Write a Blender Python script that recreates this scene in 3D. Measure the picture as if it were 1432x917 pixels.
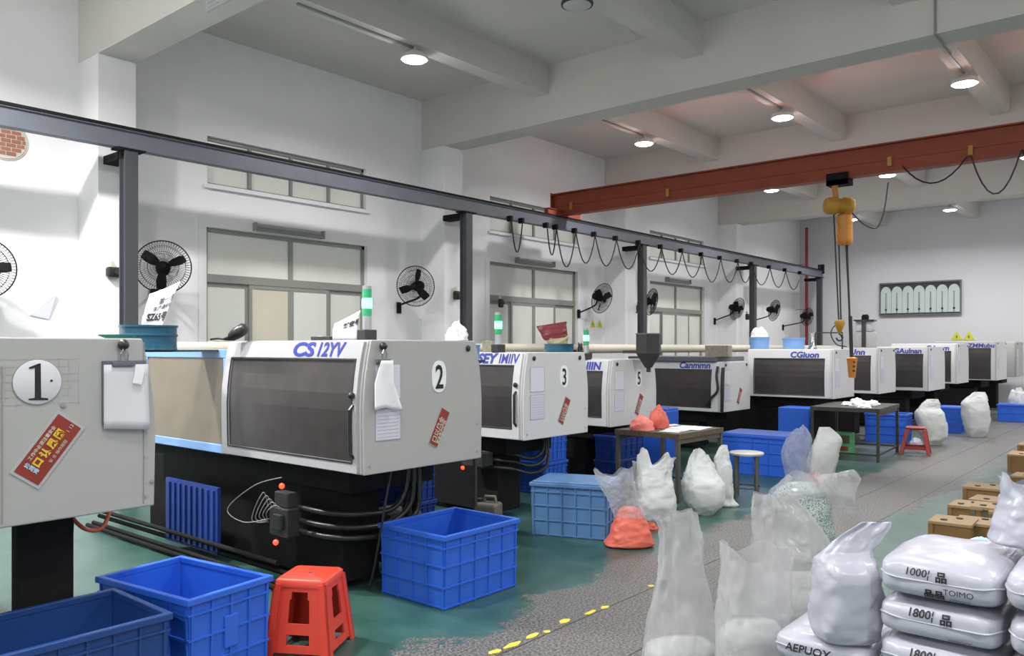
import bpy, math, random
from mathutils import Vector, Matrix, noise
from mathutils.bvhtree import BVHTree
R = math.radians
for o in list(bpy.data.objects): bpy.data.objects.remove(o)
scene = bpy.context.scene
C = scene.collection
# ------------------------------------------------------------------ camera
F = 1135.0; H = 1.85; YAW = R(40.3); HOR = 486.0
cam = bpy.data.cameras.new('camera'); co = bpy.data.objects.new('camera', cam); C.objects.link(co)
cam.sensor_width = 36; cam.lens = F/1432*36
cam.shift_y = (HOR-458.5)/1432
co.location = (0, 0, H); co.rotation_euler = (R(90), 0, YAW-R(90)); cam.clip_end = 200; cam.clip_start = .05
scene.camera = co
# ------------------------------------------------------------------ world, exposure
LAMP_W = 40      # downward light of one ceiling lamp
SIDE_W = 6      # light leaving the domed diffuser sideways
w = bpy.data.worlds.new('world'); scene.world = w; w.use_nodes = True
w.node_tree.nodes['Background'].inputs[0].default_value = (.55, .6, .7, 1)
w.node_tree.nodes['Background'].inputs[1].default_value = .25
vs = scene.view_settings
vs.view_transform = 'Standard'; vs.look = 'None'; vs.gamma = 1; vs.use_curve_mapping = False
vs.exposure = 0.9
cy, sy = math.cos(YAW), math.sin(YAW)
def proj(p):
    d = p[0]*cy+p[1]*sy; r = p[0]*sy-p[1]*cy
    return 716+F*r/d, HOR-F*(p[2]-H)/d, d
def at_d(px, py, d):
    r = (px-716)/F*d
    return Vector((d*cy+r*sy, d*sy-r*cy, H-(py-HOR)*d/F))
def gp(px, py, z=0.0):
    return at_d(px, py, F*(H-z)/(py-HOR))
def onY(px, py, Y):
    t = (px-716)/F; X = Y*(cy+t*sy)/(sy-t*cy)
    return at_d(px, py, X*cy+Y*sy)
def onX(px, py, X):
    t = (px-716)/F; Y = X*(sy-t*cy)/(cy+t*sy)
    return at_d(px, py, X*cy+Y*sy)
# ------------------------------------------------------------------ materials
M = {}
def mat(name, col, rough=.5, metal=0.0, var=.08, scale=6.0, bump=0.0, bscale=40.0, emit=0.0, alpha=None, spec=.5, coat=0.0):
    m = bpy.data.materials.new(name); m.use_nodes = True
    nt = m.node_tree; b = nt.nodes['Principled BSDF']
    tc = nt.nodes.new('ShaderNodeTexCoord')
    n = nt.nodes.new('ShaderNodeTexNoise'); n.inputs['Scale'].default_value = scale; n.inputs['Detail'].default_value = 5
    nt.links.new(tc.outputs['Object'], n.inputs['Vector'])
    mx = nt.nodes.new('ShaderNodeMix'); mx.data_type = 'RGBA'
    c = Vector(col[:3])
    mx.inputs['A'].default_value = (*(c*(1-var)), 1); mx.inputs['B'].default_value = (*[min(1, v) for v in c*(1+var)], 1)
    nt.links.new(n.outputs['Fac'], mx.inputs['Factor'])
    nt.links.new(mx.outputs['Result'], b.inputs['Base Color'])
    b.inputs['Roughness'].default_value = rough; b.inputs['Metallic'].default_value = metal
    b.inputs['Specular IOR Level'].default_value = spec
    if coat: b.inputs['Coat Weight'].default_value = coat; b.inputs['Coat Roughness'].default_value = .1
    if emit:
        b.inputs['Emission Color'].default_value = (*col[:3], 1); b.inputs['Emission Strength'].default_value = emit
    if bump:
        n2 = nt.nodes.new('ShaderNodeTexNoise'); n2.inputs['Scale'].default_value = bscale; n2.inputs['Detail'].default_value = 4
        nt.links.new(tc.outputs['Object'], n2.inputs['Vector'])
        bp = nt.nodes.new('ShaderNodeBump'); bp.inputs['Strength'].default_value = bump; bp.inputs['Distance'].default_value = .02
        nt.links.new(n2.outputs['Fac'], bp.inputs['Height']); nt.links.new(bp.outputs['Normal'], b.inputs['Normal'])
    M[name] = m
    return m
mat('wall', (.86, .855, .875), .75, var=.05, scale=1.2, bump=.08, bscale=25)
mat('ceiling', (.66, .635, .60), .85, var=.07, scale=1.0, bump=.06)
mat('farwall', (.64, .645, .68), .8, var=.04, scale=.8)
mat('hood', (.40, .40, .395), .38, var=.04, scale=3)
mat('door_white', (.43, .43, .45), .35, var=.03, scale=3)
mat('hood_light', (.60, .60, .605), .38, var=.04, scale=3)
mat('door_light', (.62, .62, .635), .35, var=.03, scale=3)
mat('sheet_line', (.36, .36, .46), .6)
mat('pane_dark', (.050, .045, .045), .28, var=.4, scale=5, spec=.4)
mat('pane_amber', (.19, .16, .115), .32, var=.25, scale=4)
mat('guard_blue', (.20, .38, .72), .4, var=.06)
mat('black', (.009, .009, .010), .75, var=.4, scale=9, spec=.2)
mat('charcoal', (.03, .03, .032), .5, var=.3, scale=6)
mat('rubber', (.02, .02, .02), .35, var=.3)
mat('ink', (.012, .012, .014), .6, var=.1)
mat('logo_blue', (.03, .045, .34), .5)
mat('steel_paint', (.115, .125, .15), .5, var=.15, scale=5)
mat('post_paint', (.050, .054, .062), .5, var=.15, scale=5)
mat('crane_red', (.30, .055, .025), .5, var=.3, scale=3)
mat('hoist_yellow', (.50, .27, .03), .4, var=.15)
mat('hoist_orange', (.58, .22, .03), .4, var=.2)
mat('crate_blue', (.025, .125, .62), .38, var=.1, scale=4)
mat('crate_hood_shade', (.014, .055, .22), .4, var=.1, scale=4)  # crate blue with the shade under the first hood mixed into the colour
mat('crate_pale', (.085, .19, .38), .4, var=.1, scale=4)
mat('crate_low_shade', (.010, .040, .24), .45, var=.15, scale=4)  # blue darkened in the colour for shade low beside and under machines
mat('stool_red', (.66, .055, .03), .38, var=.06)
mat('stool_dark', (.27, .025, .02), .4, var=.08)
mat('bag_white', (.43, .435, .51), .26, var=.04, scale=5, bump=.12, bscale=14)
mat('bag_soft', (.58, .60, .60), .45, var=.04, scale=6, bump=.15, bscale=30)
mat('bag_teal', (.12, .40, .36), .5)
mat('pellet_red', (.60, .115, .075), .5, var=.12, scale=40)
mat('pellet_pink', (.80, .22, .18), .5, var=.12, scale=30)
mat('red_flecks', (.50, .07, .04), .5, var=.5, scale=60)
mat('paper', (.66, .66, .70), .7, var=.03)
mat('sheet', (.60, .60, .68), .5, var=.05, scale=10)
mat('sheet_pale', (.70, .69, .76), .5, var=.04)
mat('cloth', (.84, .84, .87), .8, var=.03, bump=.2, bscale=18)
mat('sticker_red', (.25, .032, .018), .45, var=.1)
mat('sticker_orange', (.52, .11, .04), .45, var=.2, scale=30)
mat('sticker_yellow', (.75, .50, .05), .5)
mat('sign_yellow', (.62, .66, .06), .5, var=.1)
mat('frame_grey', (.28, .28, .26), .45, var=.1)
mat('glass_pale', (.76, .78, .72), .22, var=.06, scale=1.5, spec=.5)
mat('glass_tan', (.66, .62, .50), .25, var=.08, scale=1.5)
mat('glass_green', (.52, .60, .58), .3, var=.08, scale=3)
mat('cream', (.62, .58, .47), .5, var=.08)
mat('teal_drum', (.012, .095, .16), .25, var=.3, scale=3)
mat('aluminium', (.55, .56, .57), .35, metal=.8, var=.1)
mat('chrome', (.6, .6, .6), .2, metal=1.0, var=.05)
mat('table_steel', (.09, .085, .065), .55, var=.3, scale=12)
mat('table_dark', (.035, .038, .028), .55, var=.3, scale=12)
mat('table_edge', (.09, .072, .042), .6, var=.7, scale=25)
mat('stool_leg', (.10, .10, .095), .4, var=.2)
mat('seat_pale', (.46, .45, .42), .4)
mat('wood', (.20, .11, .032), .6, var=.18, scale=8, bump=.1, bscale=60)
mat('wood_pale', (.29, .195, .095), .6, var=.12, scale=8)
mat('box_green', (.10, .11, .075), .6, var=.2)
mat('pallet_wood', (.35, .25, .14), .8, var=.3, scale=8)
mat('green_plain', (.10, .42, .16), .5)
mat('red_pipe', (.32, .03, .03), .45, var=.1)
mat('cable', (.02, .02, .022), .5)
mat('cable_grey', (.42, .42, .40), .5)
mat('cable_orange', (.65, .14, .04), .45)
mat('yellow_paint', (.72, .55, .05), .6, var=.25, scale=30)
mat('jerry', (.16, .15, .12), .5, var=.2)
mat('brick', (.33, .14, .09), .85, var=.35, scale=8)
mat('mortar', (.62, .58, .52), .9)
mat('carton', (.30, .26, .20), .7, var=.5, scale=20)
mat('bag_maroon', (.15, .015, .02), .4, var=.3, scale=20)
mat('bag_cream', (.42, .37, .22), .4, var=.3, scale=25)
mat('ice_blue', (.42, .66, .80), .35)
mat('green_dish', (.15, .55, .42), .5)
mat('lamp_house', (.75, .75, .75), .4)
mat('lamp_glow', (1, 1, 1), .5, emit=14)
mat('lamp_off', (.55, .55, .55), .3)
mat('led_green', (.10, 1.0, .45), .3, emit=3.5)
mat('lens_green', (.05, .42, .18), .2, var=.05)
mat('led_red', (1.0, .05, .02), .3, emit=1.6)
def film(name, col, dens, rough=.25):
    m = bpy.data.materials.new(name); m.use_nodes = True; nt = m.node_tree; nt.nodes.clear()
    o = nt.nodes.new('ShaderNodeOutputMaterial'); tr = nt.nodes.new('ShaderNodeBsdfTransparent')
    b = nt.nodes.new('ShaderNodeBsdfPrincipled'); b.inputs['Base Color'].default_value = (*col, 1); b.inputs['Roughness'].default_value = rough
    tl = nt.nodes.new('ShaderNodeBsdfTranslucent'); tl.inputs[0].default_value = (*col, 1)
    m1 = nt.nodes.new('ShaderNodeMixShader'); m1.inputs[0].default_value = .35
    nt.links.new(b.outputs[0], m1.inputs[1]); nt.links.new(tl.outputs[0], m1.inputs[2])
    tc = nt.nodes.new('ShaderNodeTexCoord'); n = nt.nodes.new('ShaderNodeTexNoise'); n.inputs['Scale'].default_value = 5
    n.inputs['Detail'].default_value = 2; n.inputs['Distortion'].default_value = 1.0
    mp = nt.nodes.new('ShaderNodeMapping'); mp.inputs['Scale'].default_value = (1.3, 1.3, .7)
    nt.links.new(tc.outputs['Object'], mp.inputs[0]); nt.links.new(mp.outputs[0], n.inputs['Vector'])
    mr = nt.nodes.new('ShaderNodeMapRange'); mr.inputs[1].default_value = .3; mr.inputs[2].default_value = .7
    mr.inputs[3].default_value = max(0, dens-.13); mr.inputs[4].default_value = min(1, dens+.13)
    nt.links.new(n.outputs['Fac'], mr.inputs[0])
    bp = nt.nodes.new('ShaderNodeBump'); bp.inputs['Strength'].default_value = .8; bp.inputs['Distance'].default_value = .05
    nt.links.new(n.outputs['Fac'], bp.inputs['Height']); nt.links.new(bp.outputs[0], b.inputs['Normal'])
    m2 = nt.nodes.new('ShaderNodeMixShader')
    nt.links.new(mr.outputs[0], m2.inputs[0]); nt.links.new(tr.outputs[0], m2.inputs[1]); nt.links.new(m1.outputs[0], m2.inputs[2])
    nt.links.new(m2.outputs[0], o.inputs[0]); M[name] = m
film('film_clear', (.62, .62, .66), .36, .15)
film('film_milky', (.56, .555, .57), .52, .15)
film('film_blue', (.50, .55, .68), .40, .15)
def speckle(name, c1, c2, scale, cut):
    m = mat(name, c1, .55, var=0); nt = m.node_tree; b = nt.nodes['Principled BSDF']
    tc = nt.nodes.new('ShaderNodeTexCoord'); v = nt.nodes.new('ShaderNodeTexNoise'); v.inputs['Scale'].default_value = scale; v.inputs['Detail'].default_value = 1
    nt.links.new(tc.outputs['Object'], v.inputs['Vector'])
    cr = nt.nodes.new('ShaderNodeValToRGB'); cr.color_ramp.elements[0].position = cut-.04; cr.color_ramp.elements[1].position = cut+.04
    cr.color_ramp.elements[0].color = (*c1, 1); cr.color_ramp.elements[1].color = (*c2, 1)
    nt.links.new(v.outputs['Fac'], cr.inputs[0]); nt.links.new(cr.outputs[0], b.inputs['Base Color'])
speckle('pellet_green', (.10, .15, .145), (.46, .52, .51), 110, .48)
def floor_mat():
    m = bpy.data.materials.new('floor_paint'); m.use_nodes = True; nt = m.node_tree; b = nt.nodes['Principled BSDF']; N = nt.nodes.new; L = nt.links.new
    tc = N('ShaderNodeTexCoord'); sx = N('ShaderNodeSeparateXYZ'); L(tc.outputs['Object'], sx.inputs[0])
    def math_(op, a, b_=None, v=None):
        n = N('ShaderNodeMath'); n.operation = op
        L(a, n.inputs[0]) if not isinstance(a, float) else None
        if b_ is not None: L(b_, n.inputs[1])
        if v is not None: n.inputs[1].default_value = v
        return n.outputs[0]
    # distance from the middle of the aisle
    y0 = math_('ADD', sx.outputs['Y'], v=-3.12)
    ay = math_('ABSOLUTE', y0)
    n1 = N('ShaderNodeTexNoise'); n1.inputs['Scale'].default_value = .9; n1.inputs['Detail'].default_value = 6; n1.inputs['Roughness'].default_value = .62
    L(tc.outputs['Object'], n1.inputs['Vector'])
    nn = math_('MULTIPLY', math_('ADD', n1.outputs['Fac'], v=-.5), v=1.5)
    e = math_('ADD', math_('ADD', ay, nn), v=-.56)
    n4 = N('ShaderNodeTexNoise'); n4.inputs['Scale'].default_value = 14; n4.inputs['Detail'].default_value = 3
    L(tc.outputs['Object'], n4.inputs['Vector'])
    e = math_('ADD', e, math_('MULTIPLY', math_('ADD', n4.outputs['Fac'], v=-.5), v=.5))
    mk = N('ShaderNodeMapRange'); mk.inputs[1].default_value = -.04; mk.inputs[2].default_value = .06; L(e, mk.inputs[0])
    # worn far end: paint is thin beyond x = 15
    fx = N('ShaderNodeMapRange'); fx.inputs[1].default_value = 12.0; fx.inputs[2].default_value = 17; fx.inputs[3].default_value = 1; fx.inputs[4].default_value = .25
    L(sx.outputs['X'], fx.inputs[0])
    mask = math_('MULTIPLY', mk.outputs[0], fx.outputs[0])
    g = N('ShaderNodeTexNoise'); g.inputs['Scale'].default_value = 3; g.inputs['Detail'].default_value = 6; L(tc.outputs['Object'], g.inputs['Vector'])
    gr = N('ShaderNodeValToRGB'); gr.color_ramp.elements[0].color = (.022, .072, .058, 1); gr.color_ramp.elements[1].color = (.046, .112, .094, 1)
    gr.color_ramp.elements[0].position = .3; gr.color_ramp.elements[1].position = .7; L(g.outputs['Fac'], gr.inputs[0])
    s = N('ShaderNodeTexNoise'); s.inputs['Scale'].default_value = 62; s.inputs['Detail'].default_value = 2; L(tc.outputs['Object'], s.inputs['Vector'])
    sr = N('ShaderNodeValToRGB'); sr.color_ramp.elements[0].color = (.030, .029, .028, 1); sr.color_ramp.elements[1].color = (.185, .18, .175, 1)
    sr.color_ramp.elements[0].position = .36; sr.color_ramp.elements[1].position = .64; L(s.outputs['Fac'], sr.inputs[0])
    mx = N('ShaderNodeMix'); mx.data_type = 'RGBA'; L(mask, mx.inputs['Factor']); L(sr.outputs[0], mx.inputs['A']); L(gr.outputs[0], mx.inputs['B'])
    L(mx.outputs['Result'], b.inputs['Base Color'])
    rr = N('ShaderNodeMapRange'); rr.inputs[3].default_value = .5; rr.inputs[4].default_value = .33; L(mask, rr.inputs[0]); L(rr.outputs[0], b.inputs['Roughness'])
    M['floor'] = m
floor_mat()
# ------------------------------------------------------------------ mesh builder
class MB:
    def __init__(s): s.v = []; s.f = []
    def add(s, vs_, fs):
        n = len(s.v); s.v += [tuple(v) for v in vs_]; s.f += [tuple(i+n for i in f) for f in fs]; return s
    def box(s, x0, x1, y0, y1, z0, z1):
        return s.add([(x0, y0, z0), (x1, y0, z0), (x1, y1, z0), (x0, y1, z0), (x0, y0, z1), (x1, y0, z1), (x1, y1, z1), (x0, y1, z1)],
                     [(0, 3, 2, 1), (4, 5, 6, 7), (0, 1, 5, 4), (1, 2, 6, 5), (2, 3, 7, 6), (3, 0, 4, 7)])
    def hexa(s, p): return s.add(p, [(0, 3, 2, 1), (4, 5, 6, 7), (0, 1, 5, 4), (1, 2, 6, 5), (2, 3, 7, 6), (3, 0, 4, 7)])
    def obox(s, c, size, m=None):
        a = MB().box(-size[0]/2, size[0]/2, -size[1]/2, size[1]/2, -size[2]/2, size[2]/2)
        m = m or Matrix(); return s.add([Vector(c)+(m.to_3x3() @ Vector(v)) for v in a.v], a.f)
    def prism(s, poly, axis, a0, a1):
        n = len(poly)
        def P(p, a): return {'x': (a, p[0], p[1]), 'y': (p[0], a, p[1]), 'z': (p[0], p[1], a)}[axis]
        vs_ = [P(p, a0) for p in poly]+[P(p, a1) for p in poly]
        fs = [tuple(range(n)), tuple(range(2*n-1, n-1, -1))]+[(i, i+n, (i+1) % n+n, (i+1) % n) for i in range(n)]
        return s.add(vs_, fs)
    def tube(s, path, r, n=6, cap=True, closed=False):
        path = [Vector(p) for p in path]; k = len(path); vs_ = []; fs = []; up = None
        for i, p in enumerate(path):
            if closed: t = path[(i+1) % k]-path[i-1]
            else: t = path[min(i+1, k-1)]-path[max(i-1, 0)]
            t.normalize()
            if up is None:
                up = Vector((0, 0, 1)) if abs(t.z) < .9 else Vector((1, 0, 0))
            a = t.cross(up); a.normalize(); b_ = a.cross(t); up = b_
            rr = r[i] if isinstance(r, (list, tuple)) else r
            for j in range(n):
                q = 2*math.pi*j/n; vs_.append(p+(a*math.cos(q)+b_*math.sin(q))*rr)
        for i in range(k if closed else k-1):
            i2 = (i+1) % k
            for j in range(n): fs.append((i*n+j, i*n+(j+1) % n, i2*n+(j+1) % n, i2*n+j))
        if cap and not closed: fs += [tuple(range(n-1, -1, -1)), tuple((k-1)*n+j for j in range(n))]
        return s.add(vs_, fs)
    def cyl(s, p0, p1, r0, r1=None, n=16): return s.tube([p0, p1], [r0, r0 if r1 is None else r1], n)
    def lathe(s, prof, n=24, o=(0, 0, 0), cap=True, m=None):
        vs_ = []; fs = []; m = m or Matrix(); o = Vector(o)
        for r, z in prof:
            for j in range(n): vs_.append(o+m.to_3x3() @ Vector((r*math.cos(2*math.pi*j/n), r*math.sin(2*math.pi*j/n), z)))
        for i in range(len(prof)-1):
            for j in range(n): fs.append((i*n+j, i*n+(j+1) % n, (i+1)*n+(j+1) % n, (i+1)*n+j))
        if cap: fs += [tuple(range(n-1, -1, -1)), tuple((len(prof)-1)*n+j for j in range(n))]
        return s.add(vs_, fs)
    def grid(s, fn, nu, nv, cu=False):
        vs_ = [fn(i/(nu if cu else nu-1), j/(nv-1)) for j in range(nv) for i in range(nu)]; fs = []
        for j in range(nv-1):
            for i in range(nu if cu else nu-1): fs.append((j*nu+i, j*nu+(i+1) % nu, (j+1)*nu+(i+1) % nu, (j+1)*nu+i))
        return s.add(vs_, fs)
    def mesh(s, name):
        me = bpy.data.meshes.new(name); me.from_pydata(s.v, [], s.f); me.update(); return me
    def build(s, name, m, parent=None, smooth=False, bevel=0.0, seg=2):
        me = s.mesh(name); me.materials.append(M[m])
        o = bpy.data.objects.new(name, me); C.objects.link(o)
        if smooth:
            for p in me.polygons: p.use_smooth = True
            try: me.set_sharp_from_angle(angle=R(50))
            except Exception: pass
        if bevel:
            b = o.modifiers.new('bevel', 'BEVEL'); b.width = bevel; b.segments = seg; b.limit_method = 'ANGLE'; b.angle_limit = R(40)
        if parent: o.parent = parent
        return o
def tag(o, label, cat, group=None):
    o['label'] = label; o['category'] = cat
    if group: o['group'] = group
    return o
def thing(name, label, cat, loc=(0, 0, 0), rz=0.0, group=None):
    o = bpy.data.objects.new(name, None); C.objects.link(o); o.empty_display_size = .1
    o.location = loc; o.rotation_euler = (0, 0, rz); return tag(o, label, cat, group)
def struct(o): o['kind'] = 'structure'; return o
def lab(o, l): o['label'] = l; return o
def kids(o): return [c for c in bpy.data.objects if c.parent == o]
def dup(root, loc, rz, label=None):
    r = root.copy(); C.objects.link(r); r.location = loc; r.rotation_euler = (0, 0, rz)
    if label: r['label'] = label
    for ch in kids(root):
        c = ch.copy(); C.objects.link(c); c.parent = r
        for g in kids(ch):
            d = g.copy(); C.objects.link(d); d.parent = c
    return r
def text_mesh(txt, size, depth=.002, shear=0, off=0.0, xs=1.0, align='LEFT'):
    cu = bpy.data.curves.new('t', 'FONT'); cu.body = txt; cu.size = size; cu.extrude = 0; cu.shear = shear; cu.offset = off; cu.resolution_u = 3
    cu.align_x = align
    o = bpy.data.objects.new('t', cu); C.objects.link(o)
    dg = bpy.context.evaluated_depsgraph_get(); dg.update()
    me = bpy.data.meshes.new_from_object(o.evaluated_get(dg))
    v = [(a.co.x*xs, a.co.y, 0) for a in me.vertices]; f = [tuple(p.vertices) for p in me.polygons]
    bpy.data.objects.remove(o); bpy.data.curves.remove(cu); bpy.data.meshes.remove(me)
    return v, f
def put_flat(vf, o, ux, uz, nrm):
    """text vertices (x, y) to o + ux*x + uz*y, a hair along nrm"""
    o, ux, uz, nrm = map(Vector, (o, ux, uz, nrm)); b = MB()
    b.add([o+ux*v[0]+uz*v[1]+nrm*.003 for v in vf[0]], vf[1]); return b
# ------------------------------------------------------------------ the room
WY = 11.1; PY = 10.5; FX = 29.25; NX = -6.0; RY = -8.0; CZ = 6.45; BZ = 5.53
PIL = [4.39, 10.48, 16.58, 22.68]; PW = .47
fl = struct(MB().box(NX-.3, FX+.3, RY-.3, WY+.3, -.2, 0).build('floor', 'floor'))
rnd = random.Random(4)
for (px, py, l) in [(692, 911, .10), (716, 902, .16), (744, 889, .12), (765, 883, .05), (790, 868, .12), (826, 856, .13), (846, 849, .08), (910, 819, .05)]:
    p = gp(px, py); poly = []
    for k in range(9):
        q = 2*math.pi*k/9; poly.append((p.x+l/2*math.cos(q)*(.8+.4*rnd.random()), p.y+.024*math.sin(q)*(.7+.6*rnd.random())))
    MB().prism(poly, 'z', 0, .0025).build('yellow_marking', 'yellow_paint', fl)
for Y in (3.22, 2.62):
    MB().box(NX+.2, FX-.2, Y-.004, Y+.004, 0, .0015).build('floor_joint', 'charcoal', fl)
# window wall with openings
WIN = [(6.165, 9.17), (12.37, 15.46), (18.7, 21.8)]
ops = [(a, b, 1.0, 3.62) for a, b in WIN]+[(a+.02, b-.02, 4.25, 4.96) for a, b in WIN]
HOLE = onY(8, 196, WY)
xs = sorted({NX-.3, FX+.3, *[v for o in ops for v in o[:2]]}); zs = sorted({0, CZ, *[v for o in ops for v in o[2:]]})
wb = MB()
for i in range(len(xs)-1):
    for j in range(len(zs)-1):
        cx, cz = (xs[i]+xs[i+1])/2, (zs[j]+zs[j+1])/2
        if not any(o[0] < cx < o[1] and o[2] < cz < o[3] for o in ops): wb.box(xs[i], xs[i+1], WY, WY+.25, zs[j], zs[j+1])
wl = struct(wb.build('wall_left', 'wall'))
for i, x in enumerate(PIL):
    MB().box(x, x+PW, PY, WY, 0, BZ).build('pillar', 'wall', wl)
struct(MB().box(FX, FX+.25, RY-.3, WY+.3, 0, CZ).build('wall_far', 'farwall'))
struct(MB().box(NX-.3, FX+.3, RY-.25, RY, 0, CZ).build('wall_right', 'wall'))
struct(MB().box(NX-.25, NX, RY-.3, WY+.3, 0, CZ).build('wall_near', 'wall'))
ce = struct(MB().box(NX-.3, FX+.3, RY-.3, WY+.3, CZ, CZ+.2).build('ceiling', 'ceiling'))
BX = [PIL[0]-6.09]+PIL
for x in BX: MB().box(x, x+PW, RY, WY, BZ, CZ).build('cross_beam', 'ceiling', ce)
ROWS = [8.25, 5.5, 2.7, 0, -2.75, -5.5]
SB = 5.98
for y in ROWS:
    e = [NX]+[v for x in BX for v in (x, x+PW)]+[FX]
    for k in range(0, len(e), 2): MB().box(e[k], e[k+1], y-.14, y+.14, SB, CZ).build('lengthwise_beam', 'ceiling', ce)
# bricked-up round vent hole in the wall by the pillar
vh = thing('vent_hole', 'round bricked-up vent hole in the white wall beside the pillar', 'vent', (HOLE.x, WY-.004, HOLE.z))
rr = .225
MB().lathe([(rr, -.012), (rr, .0), (rr+.02, 0), (rr+.02, -.012)], 32, cap=False, m=Matrix.Rotation(R(-90), 3, 'X').to_4x4()).build('rim', 'mortar', vh)
MB().lathe([(rr, -.004), (rr, .002)], 32, m=Matrix.Rotation(R(90), 3, 'X').to_4x4()).build('mortar_bed', 'mortar', vh)
for r_ in range(-4, 5):
    for c_ in range(-3, 4):
        z = r_*.052; x = c_*.115+(r_ % 2)*.057; hw = math.sqrt(max(0, (rr-.008)**2-(abs(z)+.021)**2))
        x0, x1 = max(x-.051, -hw), min(x+.051, hw)
        if x1-x0 > .03: MB().box(x0, x1, -.012+rnd.random()*.005, 0, z-.021, z+.021).build('brick', 'brick', vh)
# windows
for k, (a, b) in enumerate(WIN):
    yF = WY+.07
    wo = struct(thing('window_%d' % (k+1), '', '', ((a+b)/2, yF, 1.0))); del wo['label']; del wo['category']
    W = b-a; hw = W/2; zt = 2.62; tr = 1.88; fr = MB()
    fr.box(-hw, -hw+.06, 0, .07, 0, zt).box(hw-.06, hw, 0, .07, 0, zt).box(-hw, hw, 0, .07, zt-.06, zt).box(-hw, hw, 0, .07, 0, .06)
    fr.box(-hw, hw, -.01, .07, tr-.06, tr+.06)
    fr.build('window_frame', 'frame_grey', wo)
    MB().box(-.035, .035, -.005, .07, tr+.06, zt-.06).build('mullion', 'frame_grey', wo)
    for s in (-1, 1): MB().box(min(0, s*hw)+.03, max(0, s*hw)-.03, .03, .04, tr+.05, zt-.05).build('pane', 'glass_pale', wo)
    q = W/4
    for j in range(4):
        x0 = -hw+j*q; dy = 0 if j in (1, 2) else .03
        s = MB(); s.box(x0, x0+.05, dy, dy+.03, .05, tr-.06).box(x0+q-.05, x0+q, dy, dy+.03, .05, tr-.06).box(x0+.05, x0+q-.05, dy, dy+.03, tr-.12, tr-.06).box(x0+.05, x0+q-.05, dy, dy+.03, .05, .11)
        so = s.build('sash', 'frame_grey', wo)
        MB().box(x0+.045, x0+q-.045, dy+.012, dy+.02, .1, tr-.11).build('pane', 'glass_tan' if (k == 0 and j == 1) else 'glass_pale', so)
    t = MB(); t.box(-hw-.12, -hw, -.085, -.07, -.12, zt+.1).box(hw, hw+.12, -.085, -.07, -.12, zt+.1).box(-hw, hw, -.085, -.07, zt, zt+.1)
    t.build('window_trim', 'wall', wo)
    # clerestory strip
    so = struct(thing('window_%d' % (k+4), '', '', ((a+b)/2, yF, 4.25))); del so['label']; del so['category']
    hw -= .02; f = MB(); f.box(-hw, hw, 0, .06, .66, .71).box(-hw, hw, 0, .06, 0, .04).box(-hw, -hw+.04, 0, .06, 0, .71).box(hw-.04, hw, 0, .06, 0, .71)
    f.build('window_frame', 'frame_grey', so)
    for j in (1, 2, 3): MB().box(-hw+j*hw/2-.025, -hw+j*hw/2+.025, -.01, .06, .04, .66).build('mullion', 'frame_grey', so)
    for j in range(4): MB().box(-hw+j*hw/2+.02, -hw+(j+1)*hw/2-.02, .03, .04, .03, .67).build('pane', 'glass_pale', so)
    MB().box(-hw-.05, hw+.05, -.12, .0, -.06, 0).build('window_sill', 'wall', so)
    # grey batten light over the window
    bt = thing('batten_light', ['long grey batten light fixture above the widest window', 'grey batten light above the middle window', 'grey batten light above the window nearest the far wall'][k], 'light fixture', ((a+b)/2-.12, WY-.02, 3.70), group='batten lights over the windows')
    g = MB(); g.prism([(-.11, -.05), (-.03, .06), (-.0, .06), (0, -.05)], 'x', -.62, .62); g.build('housing', 'aluminium', bt)
    for z in (-.045, -.0): MB().cyl((-.6, -.085-z*.5+.0, z), (.6, -.085-z*.5, z), .016, n=8).build('tube', 'frame_grey', bt)
    for x in (-.63, .62): MB().box(x, x+.012, -.12, 0, -.06, .065).build('end_cap', 'frame_grey', bt)
# louvred arch window in the far wall
a = onX(1232, 398, FX-.02); b = onX(1343, 440, FX-.02)
wo = struct(thing('window_7', '', '', (FX-.001, (a.y+b.y)/2, 2.97))); del wo['label']; del wo['category']
hw = abs(a.y-b.y)/2; hh = 1.02
MB().box(-.05, 0, -hw, hw, 0, hh).build('backing', 'charcoal', wo)
f = MB(); f.box(-.09, -.05, -hw-.04, hw+.04, -.05, 0).box(-.09, -.05, -hw-.04, hw+.04, hh-.0, hh+.05).box(-.09, -.05, -hw-.04, -hw, 0, hh).box(-.09, -.05, hw, hw+.04, 0, hh)
f.build('window_frame', 'steel_paint', wo)
n = 7; q = 2*hw/n
for j in range(n):
    c = -hw+(j+.5)*q; rr_ = q/2-.004; poly = [(c-rr_, .04), (c+rr_, .04)]+[(c+rr_*math.cos(R(t)), .72+rr_*1.3*math.sin(R(t))) for t in range(0, 181, 20)]
    p = MB().prism(poly, 'x', -.065, -.05).build('pane', 'glass_green', wo)
    MB().box(-.075, -.065, c-.02, c+.02, .05, .72).build('glazing_bar', 'frame_grey', p)
    MB().cyl((-.075, c, .16), (-.06, c, .16), .035, n=10).build('knob', 'charcoal', p)
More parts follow.
